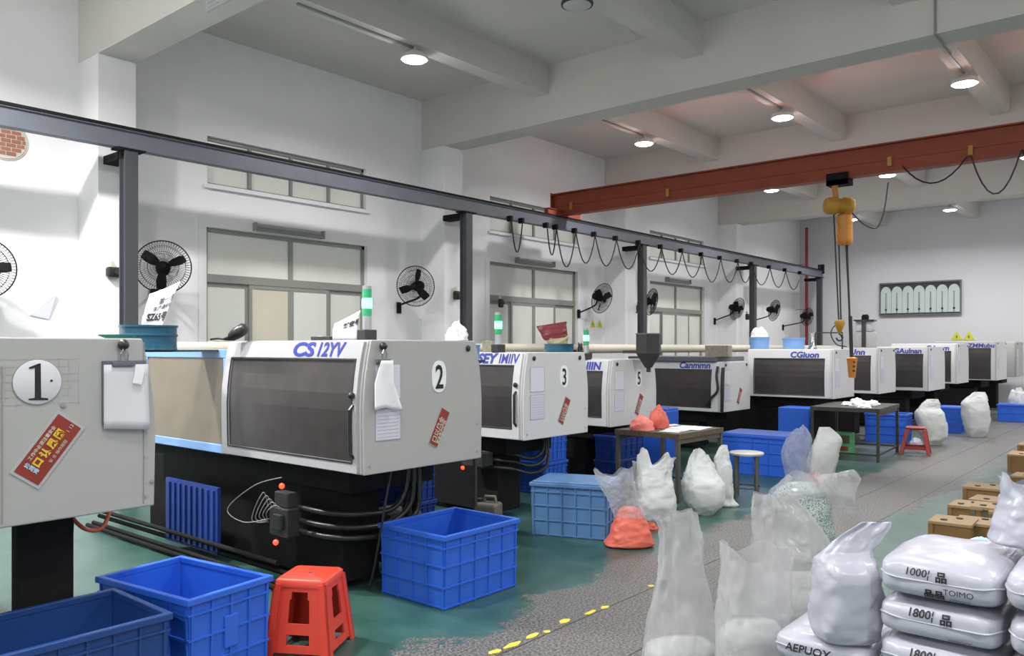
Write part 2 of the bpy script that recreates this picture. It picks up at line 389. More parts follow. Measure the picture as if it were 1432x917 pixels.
# ------------------------------------------------------------------ ceiling lamps
LX = [-4.2, 1.6, 7.65, 13.7, 19.85, 26.0]
ordn = ['first', 'second', 'third', 'fourth', 'fifth', 'sixth']
ld = bpy.data.lights.new('lamp_light', 'AREA'); ld.shape = 'DISK'; ld.size = .34; ld.energy = LAMP_W; ld.spread = 2.8; ld.color = (1.0, .985, .97)
ls = bpy.data.lights.new('lamp_glow', 'POINT'); ls.shadow_soft_size = .09; ls.energy = SIDE_W; ls.color = (1.0, .985, .97)
proto = None
for ri, y in enumerate(ROWS):
    for ci, x in enumerate(LX):
        off = (ri == 1 and ci == 2)
        lb = 'unlit round lamp under the second lengthwise beam from the windows' if off else \
             'lit round ceiling lamp, %s beam row from the windows, %s bay from the far wall' % (ordn[ri], ordn[5-ci])
        if off or proto is None:
            t = thing('ceiling_lamp', lb, 'lamp', (x, y, 5.83), 0, 'round lamps under the ceiling beams')
            MB().lathe([(.03, .15), (.035, .1), (.09, .09), (.17, .05), (.19, 0), (.185, -.02), (.165, -.02)], 24).build('housing', 'lamp_house' if not off else 'charcoal', t, True)
            MB().lathe([(.165, -.022), (.15, -.035), (.08, -.045)], 24).build('diffuser', 'lamp_off' if off else 'lamp_glow', t, True)
            MB().box(-1.9, .0, -.02, .02, .128, .15).build('conduit', 'frame_grey', t)
            if not off: proto = t
        else: t = dup(proto, (x, y, 5.83), 0, lb)
        if not off:
            k_ = {0: (6.0 if ci == 1 else 1.15), 1: (2.6 if ci == 1 else 1.4)}.get(ri, 1.0)       # window-side rows boosted, an unseen pair most, to brighten the left wall
            da, db = ld, ls
            if k_ != 1: da = ld.copy(); da.energy = LAMP_W*k_; db = ls.copy(); db.energy = SIDE_W*k_
            lo = bpy.data.objects.new('lamp_light', da); C.objects.link(lo); lo.location = (x, y, 5.775)
            lo = bpy.data.objects.new('lamp_glow', db); C.objects.link(lo); lo.location = (x, y, 5.70)
# ceiling conduits on the cross beam
cd = MB(); p = [onX(1296, 0, PIL[1]-.015), onX(1308, 62, PIL[1]-.015)]
xb = PIL[1]; y1 = onX(1308, 62, xb).y
cd = tag(MB().tube([(xb-.012, y1, CZ-.01), (xb-.012, y1, BZ-.012), (xb+PW+.3, y1, BZ-.012)], .014, 6).build('ceiling_conduit', 'frame_grey'), 'grey electrical conduit running down the side of a ceiling cross beam', 'conduit')
g = onX(306, 5, PIL[0]-.02)
gv = thing('beam_grille', 'small metal grille on the side of the ceiling beam above the first pillar', 'vent', (PIL[0]-.001, g.y, g.z))
MB().box(-.02, 0, -.25, .25, -.02, .25).build('plate', 'aluminium', gv)
for j in range(6): MB().box(-.032, -.02, -.22, .22, .01+j*.038, .024+j*.038).build('slat', 'aluminium', gv)
# ------------------------------------------------------------------ crane runway
RYL = 10.0; RZ0, RZ1 = 4.27, 4.50
def ibeam(w_, h_, t_, tw): 
    return [(-w_/2, 0), (w_/2, 0), (w_/2, t_), (tw/2, t_), (tw/2, h_-t_), (w_/2, h_-t_), (w_/2, h_), (-w_/2, h_), (-w_/2, h_-t_), (-tw/2, h_-t_), (-tw/2, t_), (-w_/2, t_)]
rl = thing('crane_runway', 'long dark grey steel crane rail on posts along the window wall', 'crane rail', (0, RYL, 0))
MB().prism([(a_, b_+RZ0) for a_, b_ in ibeam(.14, RZ1-RZ0, .018, .09)], 'x', -5.9, 28.35).build('rail_beam', 'steel_paint', rl)
MB().box(-5.9, 28.3, -.085, .085, RZ1, RZ1+.03).build('rail_bar', 'black', rl)
for px in (180, 652, 898, 1053, 1146):
    p = onY(px, 300, RYL); x = p.x
    po = MB(); po.prism([(x+a_, b_) for a_, b_ in [(-.08, -.08), (.08, -.08), (.08, -.06), (.045, -.06), (.045, .06), (.08, .06), (.08, .08), (-.08, .08), (-.08, .06), (-.045, .06), (-.045, -.06), (-.08, -.06)]], 'z', 0.015, RZ0-.02)
    po = po.build('post', 'post_paint', rl)
    MB().box(x-.14, x+.14, -.14, .14, 0, .015).build('base_plate', 'post_paint', po)
    MB().box(x-.17, x+.17, -.1, .1, RZ0-.02, RZ0).build('cap_plate', 'black', po)
    MB().box(x-.09, x+.09, .08, .5, RZ0-.12, RZ0-.02).build('wall_bracket', 'black', po)
for x in (28.28,):
    MB().box(x, x+.08, -.1, .1, RZ1-.1, RZ1+.22).build('end_stop', 'black', rl)
    MB().cyl((x-.12, 0, RZ1+.12), (x, 0, RZ1+.12), .05, n=12).build('buffer', 'rubber', rl)
# festoon cable below the rail
def swag(p0, p1, sag, n=9):
    return [Vector(p0).lerp(Vector(p1), i/n)+Vector((0, 0, -sag*4*(i/n)*(1-i/n))) for i in range(n+1)]
fc = thing('festoon_cable', 'black cable hanging in loops under the grey crane rail', 'cable', (0, RYL-.16, RZ0))
nodes = [onY(px, 310, RYL-.12).x for px in (763, 776, 803, 830, 860, 892, 923, 952, 980, 1006, 1030, 1050, 1075, 1097, 1118)]
path = []
for i in range(len(nodes)-1):
    sg = [.55, .75, .62, .62, .62, .6, .55, .55, .6, .55, .5, .5, .5, .5][i]*(1.0 if i < 6 else 1.1)
    s_ = swag((nodes[i], 0, -.03), (nodes[i+1], 0, -.03), sg); path += s_[:-1]
MB().tube(path, .014, 5).build('cable', 'cable', fc)
for x in nodes: MB().box(x-.03, x+.03, -.02, .088, -.05, .05).build('cable_trolley', 'black', fc)
f2 = thing('festoon_cable', 'short cable loop dangling from the crane rail before the middle window', 'cable', (0, RYL-.16, RZ0))
xa, xb_ = onY(706, 310, RYL).x, onY(722, 310, RYL).x
MB().tube(swag((xa, 0, 0), (xb_, 0, 0), .62), .014, 5).build('cable', 'cable', f2)
for x in (xa, xb_): MB().box(x-.03, x+.03, -.02, .088, -.05, .05).build('cable_trolley', 'black', f2)
# red crane girder
GX = 13.4; GZ = 4.56; GH = .46
gd = thing('crane_girder', 'rust red steel crane girder spanning across the hall', 'crane girder', (GX, RYL, GZ))
MB().prism(ibeam(.20, GH, .022, .02), 'y', -17.6, .22).build('girder_beam', 'crane_red', gd)
MB().box(-.03, -.01, -17.5, .15, .20, .225).build('web_stiffener', 'crane_red', gd)
e = MB(); e.prism(ibeam(.16, .12, .012, .1), 'x', -.55, .55); eo = e.build('end_truck', 'crane_red', gd); eo.location = (0, 0, -.0); eo.location.z = -.026
for s in (-1, 1): MB().cyl((s*.42, -.03, .022), (s*.42, .03, .022), .045, n=14).build('wheel', 'black', gd)
MB().box(-.11, .11, .22, .235, -.02, GH+.02).build('end_plate', 'crane_red', gd)
for px in (800, 935, 1245, 1358):
    yy = onX(px, 240, GX).y-RYL
    MB().box(-.05, -.012, yy-.03, yy+.03, .1, .24).build('cable_bracket', 'hoist_yellow', gd)
def gy(px): return onX(px, 240, GX-.12).y
gc = tag(MB().tube(swag((GX-.12, gy(1262), 4.62), (GX-.12, gy(1352), 4.62), .32)+swag((GX-.12, gy(1358), 4.62), (GX-.12, gy(1428), 4.62), .58)+swag((GX-.12, gy(1430), 4.62), (GX-.12, gy(1500), 4.62), .58), .012, 5).build('girder_cable', 'cable'), 'black cable hanging in loops from the red girder', 'cable')
# ------------------------------------------------------------------ hoist
hp = onX(1174, 300, GX)
ho = thing('chain_hoist', 'yellow electric chain hoist hanging from the red crane girder', 'hoist', (GX, hp.y, 0))
def hz(y): return H-(y-HOR)*hp_d/F
hp_d = hp.x*cy+hp.y*sy
RM = Matrix.Rotation(YAW-R(90), 4, 'Z')     # local x = picture right
def hr(dx): return (RM @ Vector((dx*hp_d/F, 0, 0)))
tz = GZ
tr = MB(); tr.box(-.13, .13, -.17, .17, tz-.1, tz-.02).box(-.13, -.105, -.17, .17, tz-.1, tz+.09).box(.105, .13, -.17, .17, tz-.1, tz+.09); tr.build('trolley', 'black', ho)
for s in (-1, 1):
    for q in (-.09, .09): MB().cyl((s*.105, q, tz+.060), (s*.06, q, tz+.060), .034, n=12).build('trolley_wheel', 'charcoal', ho)
MB().tube([hr(-5)+Vector((0, 0, tz-.06)), hr(-7)+Vector((0, 0, hz(262))), hr(-4)+Vector((0, 0, hz(280)))], [.055, .05, .04], 10).build('suspension', 'hoist_orange', ho, True)
ax = RM @ Vector((1, 0, 0))
body = MB(); c0 = hr(0)+Vector((0, 0, hz(288)))
prof = [(-.25, .05), (-.24, .1), (-.2, .135), (-.06, .145), (-.055, .12), (.06, .12), (.065, .14), (.18, .135), (.22, .1), (.23, .04)]
body.tube([c0+ax*a_ for a_, _ in prof], [r_ for _, r_ in prof], 18); body.build('motor', 'hoist_yellow', ho, True)
b1 = hr(7)
MB().lathe([(.06, hz(298)), (.12, hz(302)), (.125, hz(335)), (.115, hz(340)), (.09, hz(343))][::-1], 16, o=b1).build('chain_bucket', 'hoist_orange', ho, True)
MB().lathe([(.128, hz(313)), (.128, hz(310))], 16, o=b1).build('bucket_band', 'hoist_yellow', ho)
for dx0, dx1, y0, y1 in ((-8, -1, 300, 450), (-2, 2, 300, 450)):
    MB().tube([hr(dx0)+Vector((0, 0, hz(y0))), hr(dx1)+Vector((0, 0, hz(y1)))], .013, 6).build('chain', 'charcoal', ho)
hk = MB(); hk.lathe([(.02, hz(466)), (.05, hz(460)), (.085, hz(452)), (.075, hz(448)), (.03, hz(447))], 12, o=hr(0)); hk = hk.build('hook_block', 'hoist_yellow', ho, True)
MB().tube([hr(0)+Vector((0, 0, hz(466)))]+[hr(0)+ax*(.05*math.cos(R(t)))+Vector((0, 0, hz(472)+.05*math.sin(R(t)))) for t in range(90, -200, -30)], .014, 6).build('hook', 'charcoal', hk)
pd = MB().tube([hr(9)+Vector((0, 0, hz(343))), hr(12)+Vector((0, 0, hz(400))), hr(14)+Vector((0, 0, hz(450)))], .012, 5); pd.tube([hr(11)+Vector((0, 0, hz(343))), hr(13)+Vector((0, 0, hz(400))), hr(15)+Vector((0, 0, hz(450)))], .01, 5)
pd.tube([hr(15)+Vector((0, 0, hz(442))), hr(17)+Vector((0, 0, hz(502)))], .03, 8); pd.build('pendant_cable', 'cable', ho)
pn = MB(); pn.lathe([(.05, hz(528)), (.06, hz(520)), (.075, hz(505)), (.085, hz(501)), (.04, hz(499))], 10, o=hr(17.5)); pn = pn.build('pendant_control', 'hoist_orange', ho, True)
for k in range(3): MB().obox(hr(17.5)+(RM @ Vector((0, -.07, hz(506+k*6)))), (.03, .03, .03), RM).build('button', 'charcoal', pn)
cl = [hr(4)+Vector((0, 0, hz(282))), hr(20)+Vector((0, 0, hz(300))), hr(35)+Vector((0, 0, hz(314))), hr(52)+Vector((0, 0, hz(318))), hr(62)+Vector((0, 0, hz(295))), hr(68)+Vector((0, 0, hz(255)))]
def smooth_path(P, n=6):
    P = [Vector(p) for p in P]; out = []
    for i in range(len(P)-1):
        p0, p1, p2, p3 = P[max(i-1, 0)], P[i], P[i+1], P[min(i+2, len(P)-1)]
        for k in range(n):
            t = k/n; out.append(.5*((2*p1)+(p2-p0)*t+(2*p0-5*p1+4*p2-p3)*t*t+(3*p1-p0-3*p2+p3)*t**3))
    out.append(P[-1]); return out
MB().tube(smooth_path(cl), .012, 5).build('power_cable', 'cable', ho)
# red fire pipe in the far corner
q = onY(1120, 300, WY-.2)
rp = thing('fire_pipe', 'thin red vertical pipe in the far corner of the hall', 'pipe', (28.85, 10.70, 0))
MB().cyl((0, 0, .02), (0, 0, BZ+.6), .055, n=12).build('pipe', 'red_pipe', rp, True)
MB().lathe([(.1, 0), (.1, .03), (.06, .03)], 14).build('flange', 'red_pipe', rp)
for z in (1.6, 3.2, 4.8): MB().box(-.02, .02, .0, .395, z, z+.03).build('pipe_clip', 'frame_grey', rp)
# cream insulated pipe behind the machines
cp = thing('insulated_pipe', 'long cream insulated pipe running behind the machines below the windows', 'pipe', (0, 9.35, 0))
MB().cyl((-5.5, 0, 1.83), (28.2, 0, 1.83), .095, n=14).build('pipe', 'cream', cp, True)
for k in range(17): 
    x = -5+k*2.05
    MB().lathe([(.1, -.02), (.1, .02)], 14, o=(x, 0, 1.83), m=Matrix.Rotation(R(90), 4, 'Y')).build('joint_band', 'cream', cp)
    if k % 3 == 0: MB().box(x-.03, x+.03, -.03, .03, 0, 1.74).build('support_leg', 'charcoal', cp)
# ------------------------------------------------------------------ injection moulding machines
def put_x(vf, o, k, xf):
    """flat marks on the door side (facing -x): text x runs towards -y, text y towards z, x from the hood outline"""
    b = MB(); b.add([(xf(o[2]+v[1])-.004, o[1]-v[0], o[2]+v[1]) for v in vf[0]], vf[1]); return b
def machine(lb, x0, x1, yf, zb, zt, L, pane, logo, num=None, sheets=True, sticker=True, tower=None, rear=3.6, base_y=.55, cat='machine', big_logo=.105, logo_y=None, handle=True, base_mat='black', dmat='door_light', hmat='hood_light', bolts=(-1, 1)):
    W = x1-x0; hw = W/2; D = min(rear, 9.05-yf)
    t = thing('injection_moulding_machine', lb, cat, ((x0+x1)/2, yf, 0), 0, 'injection moulding machines in a row')
    zm = zb+.42*(zt-zb)
    def xf(z):
        return -hw+(.075*((z-zm)/(zt-zm))**2 if z > zm else .008*((zm-z)/(zm-zb)))
    zl = [zb, zb+.03]+[zb+(zt-zb)*k/8 for k in range(1, 8)]+[zt-.02, zt]
    left = [(xf(z), z) for z in zl]; poly = left+[(-x, z) for x, z in left[::-1]]
    MB().prism(poly, 'y', .025, L).build('hood', hmat, t, bevel=.012)
    sc = .995
    MB().prism([(x*sc, z) for x, z in poly], 'y', 0, .02).build('end_panel', hmat, t, bevel=.008)
    def slab(b, y0, y1, z0, z1, o0, o1):
        n = 6; zz = [z0+(z1-z0)*k/n for k in range(n+1)]; vs_ = []; fs = []
        for z in zz: vs_ += [(xf(z)-o0, y0, z), (xf(z)-o0, y1, z), (xf(z)-o1, y1, z), (xf(z)-o1, y0, z)]
        for k in range(n):
            a = k*4
            for j in range(4): fs.append((a+j, a+(j+1) % 4, a+4+(j+1) % 4, a+4+j))
        fs += [(3, 2, 1, 0), (4*n, 4*n+1, 4*n+2, 4*n+3)]; b.add(vs_, fs)
    (py0, py1, pz0, pz1) = pane; dy0 = .05; dy1 = L-.02; dz0 = zb+.012; dz1 = zt-.012
    for sgn in ((-1,) if not cat else (-1,)):
        b = MB(); slab(b, dy0, dy1, dz0, pz0, 0, .022); slab(b, dy0, dy1, pz1, dz1, 0, .022); slab(b, dy0, py0, pz0, pz1, 0, .022); slab(b, py1, dy1, pz0, pz1, 0, .022)
        d = b.build('safety_door', dmat, t)
        b = MB(); slab(b, py0-.008, py1+.008, pz0-.008, pz1+.008, .004, .012); b.build('door_pane', 'pane_dark', d)
        b = MB(); slab(b, py0-.012, py0, pz0-.012, pz1+.012, .02, .026); slab(b, py1, py1+.012, pz0-.012, pz1+.012, .02, .026); slab(b, py0, py1, pz0-.012, pz0, .02, .026); slab(b, py0, py1, pz1, pz1+.012, .02, .026)
        b.build('pane_gasket', 'charcoal', d)
        if handle:
            hy = .085; z0, z1 = pz0+.03, pz0+.42*(zt-zb)
            b = MB(); b.tube([(xf(z0)-.02, hy, z0), (xf(z0)-.05, hy, z0+.03), (xf(z1)-.05, hy, z1-.03), (xf(z1)-.02, hy, z1)], .014, 8)
            b.build('door_handle', 'rubber', d)
            b = MB(); b.lathe([(.0, 0), (.022, .004), (.026, .02), (.016, .036), (0, .04)], 12, o=(xf(z1+.07)-.022, hy, z1+.07), m=Matrix.Rotation(R(-90), 4, 'Y')); b.build('latch_knob', 'rubber', d, True)
    if logo:
        ly = logo_y if logo_y is not None else py1-.35*(py1-py0)
        parts_ = logo if isinstance(logo, list) else [(logo, .006, .06, 1.12)]
        b = MB(); off_ = 0
        for (tx, bo, sh, xs_) in parts_:
            vf = text_mesh(tx, big_logo, shear=sh, off=bo, xs=xs_)
            vf = ([(v[0]+off_, v[1], 0) for v in vf[0]], vf[1])
            bb = put_x(vf, (0, ly, pz1+.028), 1, lambda z: xf(z)-.022); b.add(bb.v, bb.f); off_ = max(v[0] for v in vf[0])+.012
        lab(b.build('lettering', 'logo_blue', t), 'slanted blue maker lettering')
    def face(x, z): return (x, -.001, z)
    cxn = (-.09 if num != '1' else -.2)
    if sheets:
        for k, z in enumerate((zt-.45*(zt-zb)-.02+.02, zt-.45*(zt-zb)-.285)):
            o = MB().box(-hw+.11, -hw+.34, -.004, 0, z, z+.25).build('data_sheet', ['sheet_pale', 'sheet'][k], t)
            ln = MB()
            for j in range(9): ln.box(-hw+.125, -hw+.325, -.0055, -.004, z+.02+j*.025, z+.0225+j*.025)
            ln.build('printed_lines', 'sheet_line' if k else 'sheet', o)
            ed = MB(); ed.box(-hw+.108, -hw+.342, -.0052, -.0042, z-.002, z+.002).box(-hw+.108, -hw+.342, -.0052, -.0042, z+.248, z+.252).box(-hw+.108, -hw+.112, -.0052, -.0042, z, z+.25).box(-hw+.338, -hw+.342, -.0052, -.0042, z, z+.25); ed.build('sheet_border', 'sheet_line', o)
    if num and num != '1':
        nx = .10*W; nz = zt-.29*(zt-zb); np_ = MB(); pr = [(.075*math.copysign(abs(math.cos(R(a)))**.8, math.cos(R(a))), .12*math.copysign(abs(math.sin(R(a)))**.8, math.sin(R(a)))) for a in range(0, 360, 15)]
        np_.prism([(nx+a, nz+b) for a, b in pr], 'y', -.004, 0); o = np_.build('number_plate', 'cloth', t)
        vf = text_mesh(num, .25, off=.004, xs=.72, align='CENTER')
        put_flat(vf, (nx, -.004, nz-.088), (1, 0, 0), (0, 0, 1), (0, -1, 0)).build('numeral', 'ink', o)
    if sticker and num != '1':
        sx_, sz_ = .10*W, zt-.70*(zt-zb); m = Matrix.Rotation(R(-62), 4, 'Y')
        o = MB().obox((sx_, -.003, sz_), (.30, .005, .105), m).build('warning_sticker', 'hood', t)
        MB().obox((sx_, -.006, sz_), (.285, .004, .09), m).build('sticker_field', 'sticker_red', o)
        lt = MB(); ux = m.to_3x3() @ Vector((1, 0, 0)); uz = m.to_3x3() @ Vector((0, 0, 1))
        for row, (txt, s_, x_) in enumerate((('\u53e3\u4ee5\u98ce\u5168', .052, -.125), ('\u5b89\u5168\u751f\u4ea7\u64cd\u4f5c', .032, -.12))):
            bb = put_flat(text_mesh(txt, s_, off=.001), Vector((sx_, -.0075, sz_))+ux*x_+uz*(-.008 if row == 0 else -.042), ux, uz, (0, -1, 0)); lt.add(bb.v, bb.f)
        lt.build('sticker_print', 'cream', o)
    for s in bolts: MB().lathe([(.024, 0), (.026, .006), (.018, .012), (0, .013)], 12, o=(s*(hw-.17), -.001, zt-.06), m=Matrix.Rotation(R(90), 4, 'X')).build('panel_bolt', 'rubber', t, True)
    for s, z in ((1, zb+.3*(zt-zb)), (1, zb+.06), (-1, zb+.06)): MB().lathe([(.009, 0), (.009, .004)], 8, o=(s*(hw-.06), -.001, z), m=Matrix.Rotation(R(90), 4, 'X')).build('screw', 'aluminium', t)
    # machine bed below and injection unit behind
    MB().box(-hw+.24, -hw+.62, base_y, D, .06, zb-.06).build('bed_beam', base_mat, t, bevel=.015)
    MB().box(hw-.5, hw-.14, base_y+.75, D, .06, zb-.06).build('bed_beam', base_mat, t, bevel=.015)
    MB().box(-hw+.2, hw-.16, base_y-.15, base_y+.9, zb-.2, zb-.012).build('clamp_frame', base_mat, t, bevel=.01)
    MB().box(-hw+.2, hw-.16, base_y+1.3, D, zb-.06, zb+.1).build('bed_deck', base_mat, t)
    for x in (-hw+.43, hw-.32):
        for y in (base_y+.9, D-.3): MB().lathe([(.075, 0), (.075, .02), (.03, .025), (.03, .07)], 12, o=(x, y, 0)).build('levelling_foot', 'charcoal', t)
    MB().box(-hw+.22, hw-.22, L+.02, D, zb+.1, zt-.3).build('injection_unit', 'steel_paint', t, bevel=.02)
    if tower is not None:
        tx, ty = tower; to = MB().box(tx-.06, tx+.06, ty-.05, ty+.05, zt, zt+.085).build('signal_tower', 'charcoal', t, bevel=.006)
        MB().lathe([(.036, zt+.085), (.036, zt+.19)], 14, o=(tx, ty, 0)).build('tower_base', 'aluminium', to)
        MB().lathe([(.036, zt+.19), (.038, zt+.21), (.038, zt+.25)], 14, o=(tx, ty, 0)).build('dark_lens', 'lens_green', to, True)
        MB().lathe([(.038, zt+.25), (.04, zt+.27), (.04, zt+.31), (.038, zt+.33)], 14, o=(tx, ty, 0)).build('lit_lens', 'led_green', to, True)
        MB().lathe([(.037, zt+.33), (.037, zt+.40)], 14, o=(tx, ty, 0)).build('upper_lens', 'lens_green', to, True)
        MB().lathe([(.034, zt+.40), (.036, zt+.425), (.01, zt+.43)], 14, o=(tx, ty, 0)).build('tower_cap', 'aluminium', to, True)
    t['_xf'] = 0; del t['_xf']
    return t, xf
def hose(t, pts, r=.024, m='rubber', name='hose'): return MB().tube(smooth_path(pts, 7), r, 8).build(name, m, t, True)
YF = 4.4
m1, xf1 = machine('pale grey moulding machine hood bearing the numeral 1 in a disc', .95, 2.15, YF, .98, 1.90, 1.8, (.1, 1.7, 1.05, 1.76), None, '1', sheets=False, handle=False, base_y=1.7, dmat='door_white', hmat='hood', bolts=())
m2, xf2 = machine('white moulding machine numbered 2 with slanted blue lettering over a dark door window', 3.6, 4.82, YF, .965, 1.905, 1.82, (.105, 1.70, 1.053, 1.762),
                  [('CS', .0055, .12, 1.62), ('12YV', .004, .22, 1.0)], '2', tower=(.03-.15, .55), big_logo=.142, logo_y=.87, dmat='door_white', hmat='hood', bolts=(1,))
m3, xf3 = machine('white moulding machine numbered 3 beside the pale blue lidded crate', 6.37, 7.52, 5.25, .90, 1.80, 1.8, (.15, 1.60, 1.02, 1.66), [('SEY', .007, .15, 1.15), ('IMIIV', .003, .1, .9)], '3', tower=(-.45, .45), big_logo=.14, logo_y=.66)
m5, xf5 = machine('white moulding machine numbered 5 behind the paper-covered work table', 8.97, 10.17, 5.92, .80, 1.69, 1.9, (.13, 1.55, .93, 1.53), 'GAIIIN', '5', tower=(-.50, .45), big_logo=.14, logo_y=.62, handle=False)
m6, xf6 = machine('unnumbered white moulding machine with a black strap hanging down its corner', 13.22, 14.42, 6.4, .71, 1.60, 1.9, (.20, 1.35, .79, 1.455), 'Canmmn', None, big_logo=.15, logo_y=.84, handle=False)
m7, xf7 = machine('large white moulding machine with a wide dark window behind the second work table', 15.05, 16.25, 5.1, .91, 1.82, 1.66, (.16, 1.50, .97, 1.64), 'CGiuon', None, sticker=False, big_logo=.15, logo_y=.80, handle=False)
m8, xf8 = machine('white moulding machine half hidden behind the hoist pendant', 17.1, 18.3, 4.9, .92, 1.85, 1.7, (.16, 1.5, 1.0, 1.68), 'UUnn', None, sticker=False, big_logo=.16, logo_y=.70, handle=False)
m9, xf9 = machine('white moulding machine with blue lettering behind the red open-leg stool', 19.75, 21.25, 4.6, .88, 1.87, 1.5, (.13, 1.2, .97, 1.70), 'GAulnan', None, sticker=False, big_logo=.15, logo_y=.75, handle=False)
m10, xf10 = machine('narrow-looking white moulding machine wedged between its two neighbours near the far wall', 21.75, 23.05, 4.45, .98, 1.95, 1.5, (.14, 1.3, 1.04, 1.76), 'GAmm', None, sticker=False, big_logo=.16, logo_y=.7, handle=False)
m11, xf11 = machine('white moulding machine below the two yellow warning triangles on the far wall', 24.6, 26.1, 4.1, .98, 2.02, 1.5, (.14, 1.2, 1.02, 1.83), 'GZMMubu', None, sticker=False, big_logo=.15, logo_y=.8, handle=False)
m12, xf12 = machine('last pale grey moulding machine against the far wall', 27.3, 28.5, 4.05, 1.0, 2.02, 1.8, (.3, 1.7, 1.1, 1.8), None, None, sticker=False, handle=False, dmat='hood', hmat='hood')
# --- number 1 fittings
def m1p(px, py): p = onY(px, py, YF); return p.x-1.55, p.z
cx_, cz_ = m1p(52, 534); rd = .105
o = MB().lathe([(rd+.006, 0), (rd+.006, .004), (rd, .008)], 40, o=(cx_, -.001, cz_), m=Matrix.Rotation(R(90), 4, 'X')).build('number_plate', 'paper', m1, True)
MB().lathe([(rd+.008, 0), (rd+.008, .0045), (rd+.002, .0045)], 40, o=(cx_, -.001, cz_), cap=False, m=Matrix.Rotation(R(90), 4, 'X')).build('plate_rim', 'frame_grey', o)
one = [(-.042, -.088), (.046, -.092), (.046, -.082), (.014, -.078), (.012, .092), (.004, .092), (-.04, .074), (-.04, .066), (-.014, .070), (-.014, -.078), (-.042, -.080)]
MB().prism([(cx_+a, cz_+b) for a, b in one], 'y', -.012, -.0085).build('numeral', 'ink', o)
MB().lathe([(.006, 0), (.006, .004)], 8, o=(cx_+.062, -.008, cz_+.005), m=Matrix.Rotation(R(90), 4, 'X')).build('screw', 'ink', o)
g = MB()
for k in range(9): g.box(cx_-.19+k*.048, cx_-.187+k*.048, -.0015, 0, cz_-.12+.03*(k % 2), cz_+.12-.02*(k % 3))
for k in range(7): g.box(cx_-.18, cx_+.2-.02*(k % 3), -.0015, 0, cz_-.11+k*.037, cz_-.108+k*.037)
lab(g.build('tape_residue', 'hood', m1), 'faint grid of old adhesive marks')
sx_, sz_ = m1p(67, 628); m = Matrix.Rotation(R(-53), 4, 'Y'); ux = m.to_3x3() @ Vector((1, 0, 0)); uz = m.to_3x3() @ Vector((0, 0, 1))
o = MB().obox((sx_, -.003, sz_), (.365, .005, .165), m).build('warning_sticker', 'door_white', m1)
MB().obox((sx_, -.006, sz_), (.335, .004, .135), m).build('sticker_field', 'sticker_red', o)
def stk(vf, a, b, name, mt): return put_flat(vf, Vector((sx_, -.008, sz_))+ux*a+uz*b, ux, uz, (0, -1, 0)).build(name, mt, o)
for k_, ch in enumerate('\u53e3\u8ba4\u98ce\u56e0'): stk(text_mesh(ch, .046, off=.0025), -.10+k_*.055, -.012, 'sticker_print', 'sticker_yellow')
stk(text_mesh('\u5de5\u4f5c\u4e2d\u5fc5\u987b\u6ce8\u610f\u5b89\u5168', .022, off=.0004), -.09, .038, 'sticker_print', 'cream')
stk(text_mesh('\u5b89 \u5168 \u64cd\u4f5c\u89c4\u7a0b', .02), -.05, -.05, 'sticker_print', 'cream')
put_flat(text_mesh('\u516c\u53f8\u5b89', .026, off=.001), Vector((sx_, -.008, sz_))+ux*-.125+uz*.05, -uz, ux, (0, -1, 0)).build('sticker_print', 'ice_blue', o)
stk(text_mesh('1 13', .026), .115, -.03, 'sticker_print', 'cream')
lx, lz = m1p(200, 590)
MB().box(lx+.0, lx+.005, -.004, 0, 1.0, 1.9-.02).build('panel_seam', 'frame_grey', m1)
MB().box(m1p(4, 600)[0]-.008, m1p(4, 600)[0], -.004, 0, 1.0, 1.76).build('panel_seam', 'frame_grey', m1)
for a in ((88, 567), (195, 595), (212, 673)): 
    q = m1p(*a); MB().lathe([(.012, 0), (.012, .006), (0, .008)], 10, o=(q[0], -.001, q[1]), m=Matrix.Rotation(R(90), 4, 'X')).build('screw', 'frame_grey', m1)
# --- fittings of number 2: blue rear guard with amber pane, hydraulic block, hoses, pipes
def guard(t, xa, y0, y1, z0, z1):
    g = MB(); w_ = .075; g.box(xa, xa+.03, y0, y1, z0, z0+w_).box(xa, xa+.03, y0, y1, z1-w_, z1).box(xa, xa+.03, y0, y0+w_, z0+w_, z1-w_).box(xa, xa+.03, y1-w_, y1, z0+w_, z1-w_)
    g = g.build('rear_guard', 'guard_blue', t, bevel=.006)
    MB().box(xa+.01, xa+.016, y0+w_-.01, y1-w_+.01, z0+w_-.01, z1-w_+.01).build('guard_pane', 'pane_amber', g)
guard(m2, -.55, 1.84, 3.35, .95, 1.835)
b = MB(); b.box(-.58, -.55, 1.95, 2.85, .09, .66)
pn = b.build('access_panel', 'crate_low_shade', m2)  # panel blue already carries the shade that falls here
for k in range(9): MB().box(-.595, -.58, 2.0+k*.095, 2.035+k*.095, .12, .63).build('panel_rib', 'crate_low_shade', pn)
for k, (dx, z) in enumerate(((-.50, .05), (-.44, .11), (-.56, .035), (-.47, .18))): MB().cyl((dx-.12, .75+.1*k, z), (dx-.12, 4.3, z), .022, n=8).build('floor_pipe', 'black', m2, True)
vb = MB(); vb.box(-.62, -.45, .88, 1.12, .40, .62); vb.box(-.6, -.47, .9, 1.08, .62, .74); vb.box(-.66, -.62, .92, 1.02, .46, .58); vb = vb.build('valve_block', 'charcoal', m2, bevel=.01)
for (y, z) in ((1.0, .36), (.92, .80)):
    MB().lathe([(.0, -.024), (.017, -.015), (.022, 0), (.017, .015), (0, .024)], 12, o=(-.64, y, z)).build('red_lamp', 'led_red', vb, True)
for k in range(5): hose(vb, [(-.64, .9+.05*k, .62), (-.70, .92+.04*k, .66+.02*k), (-.72, 1.0+.05*k, .60-.02*k), (-.64, 1.1, .50)], .004, 'frame_grey', 'wire')
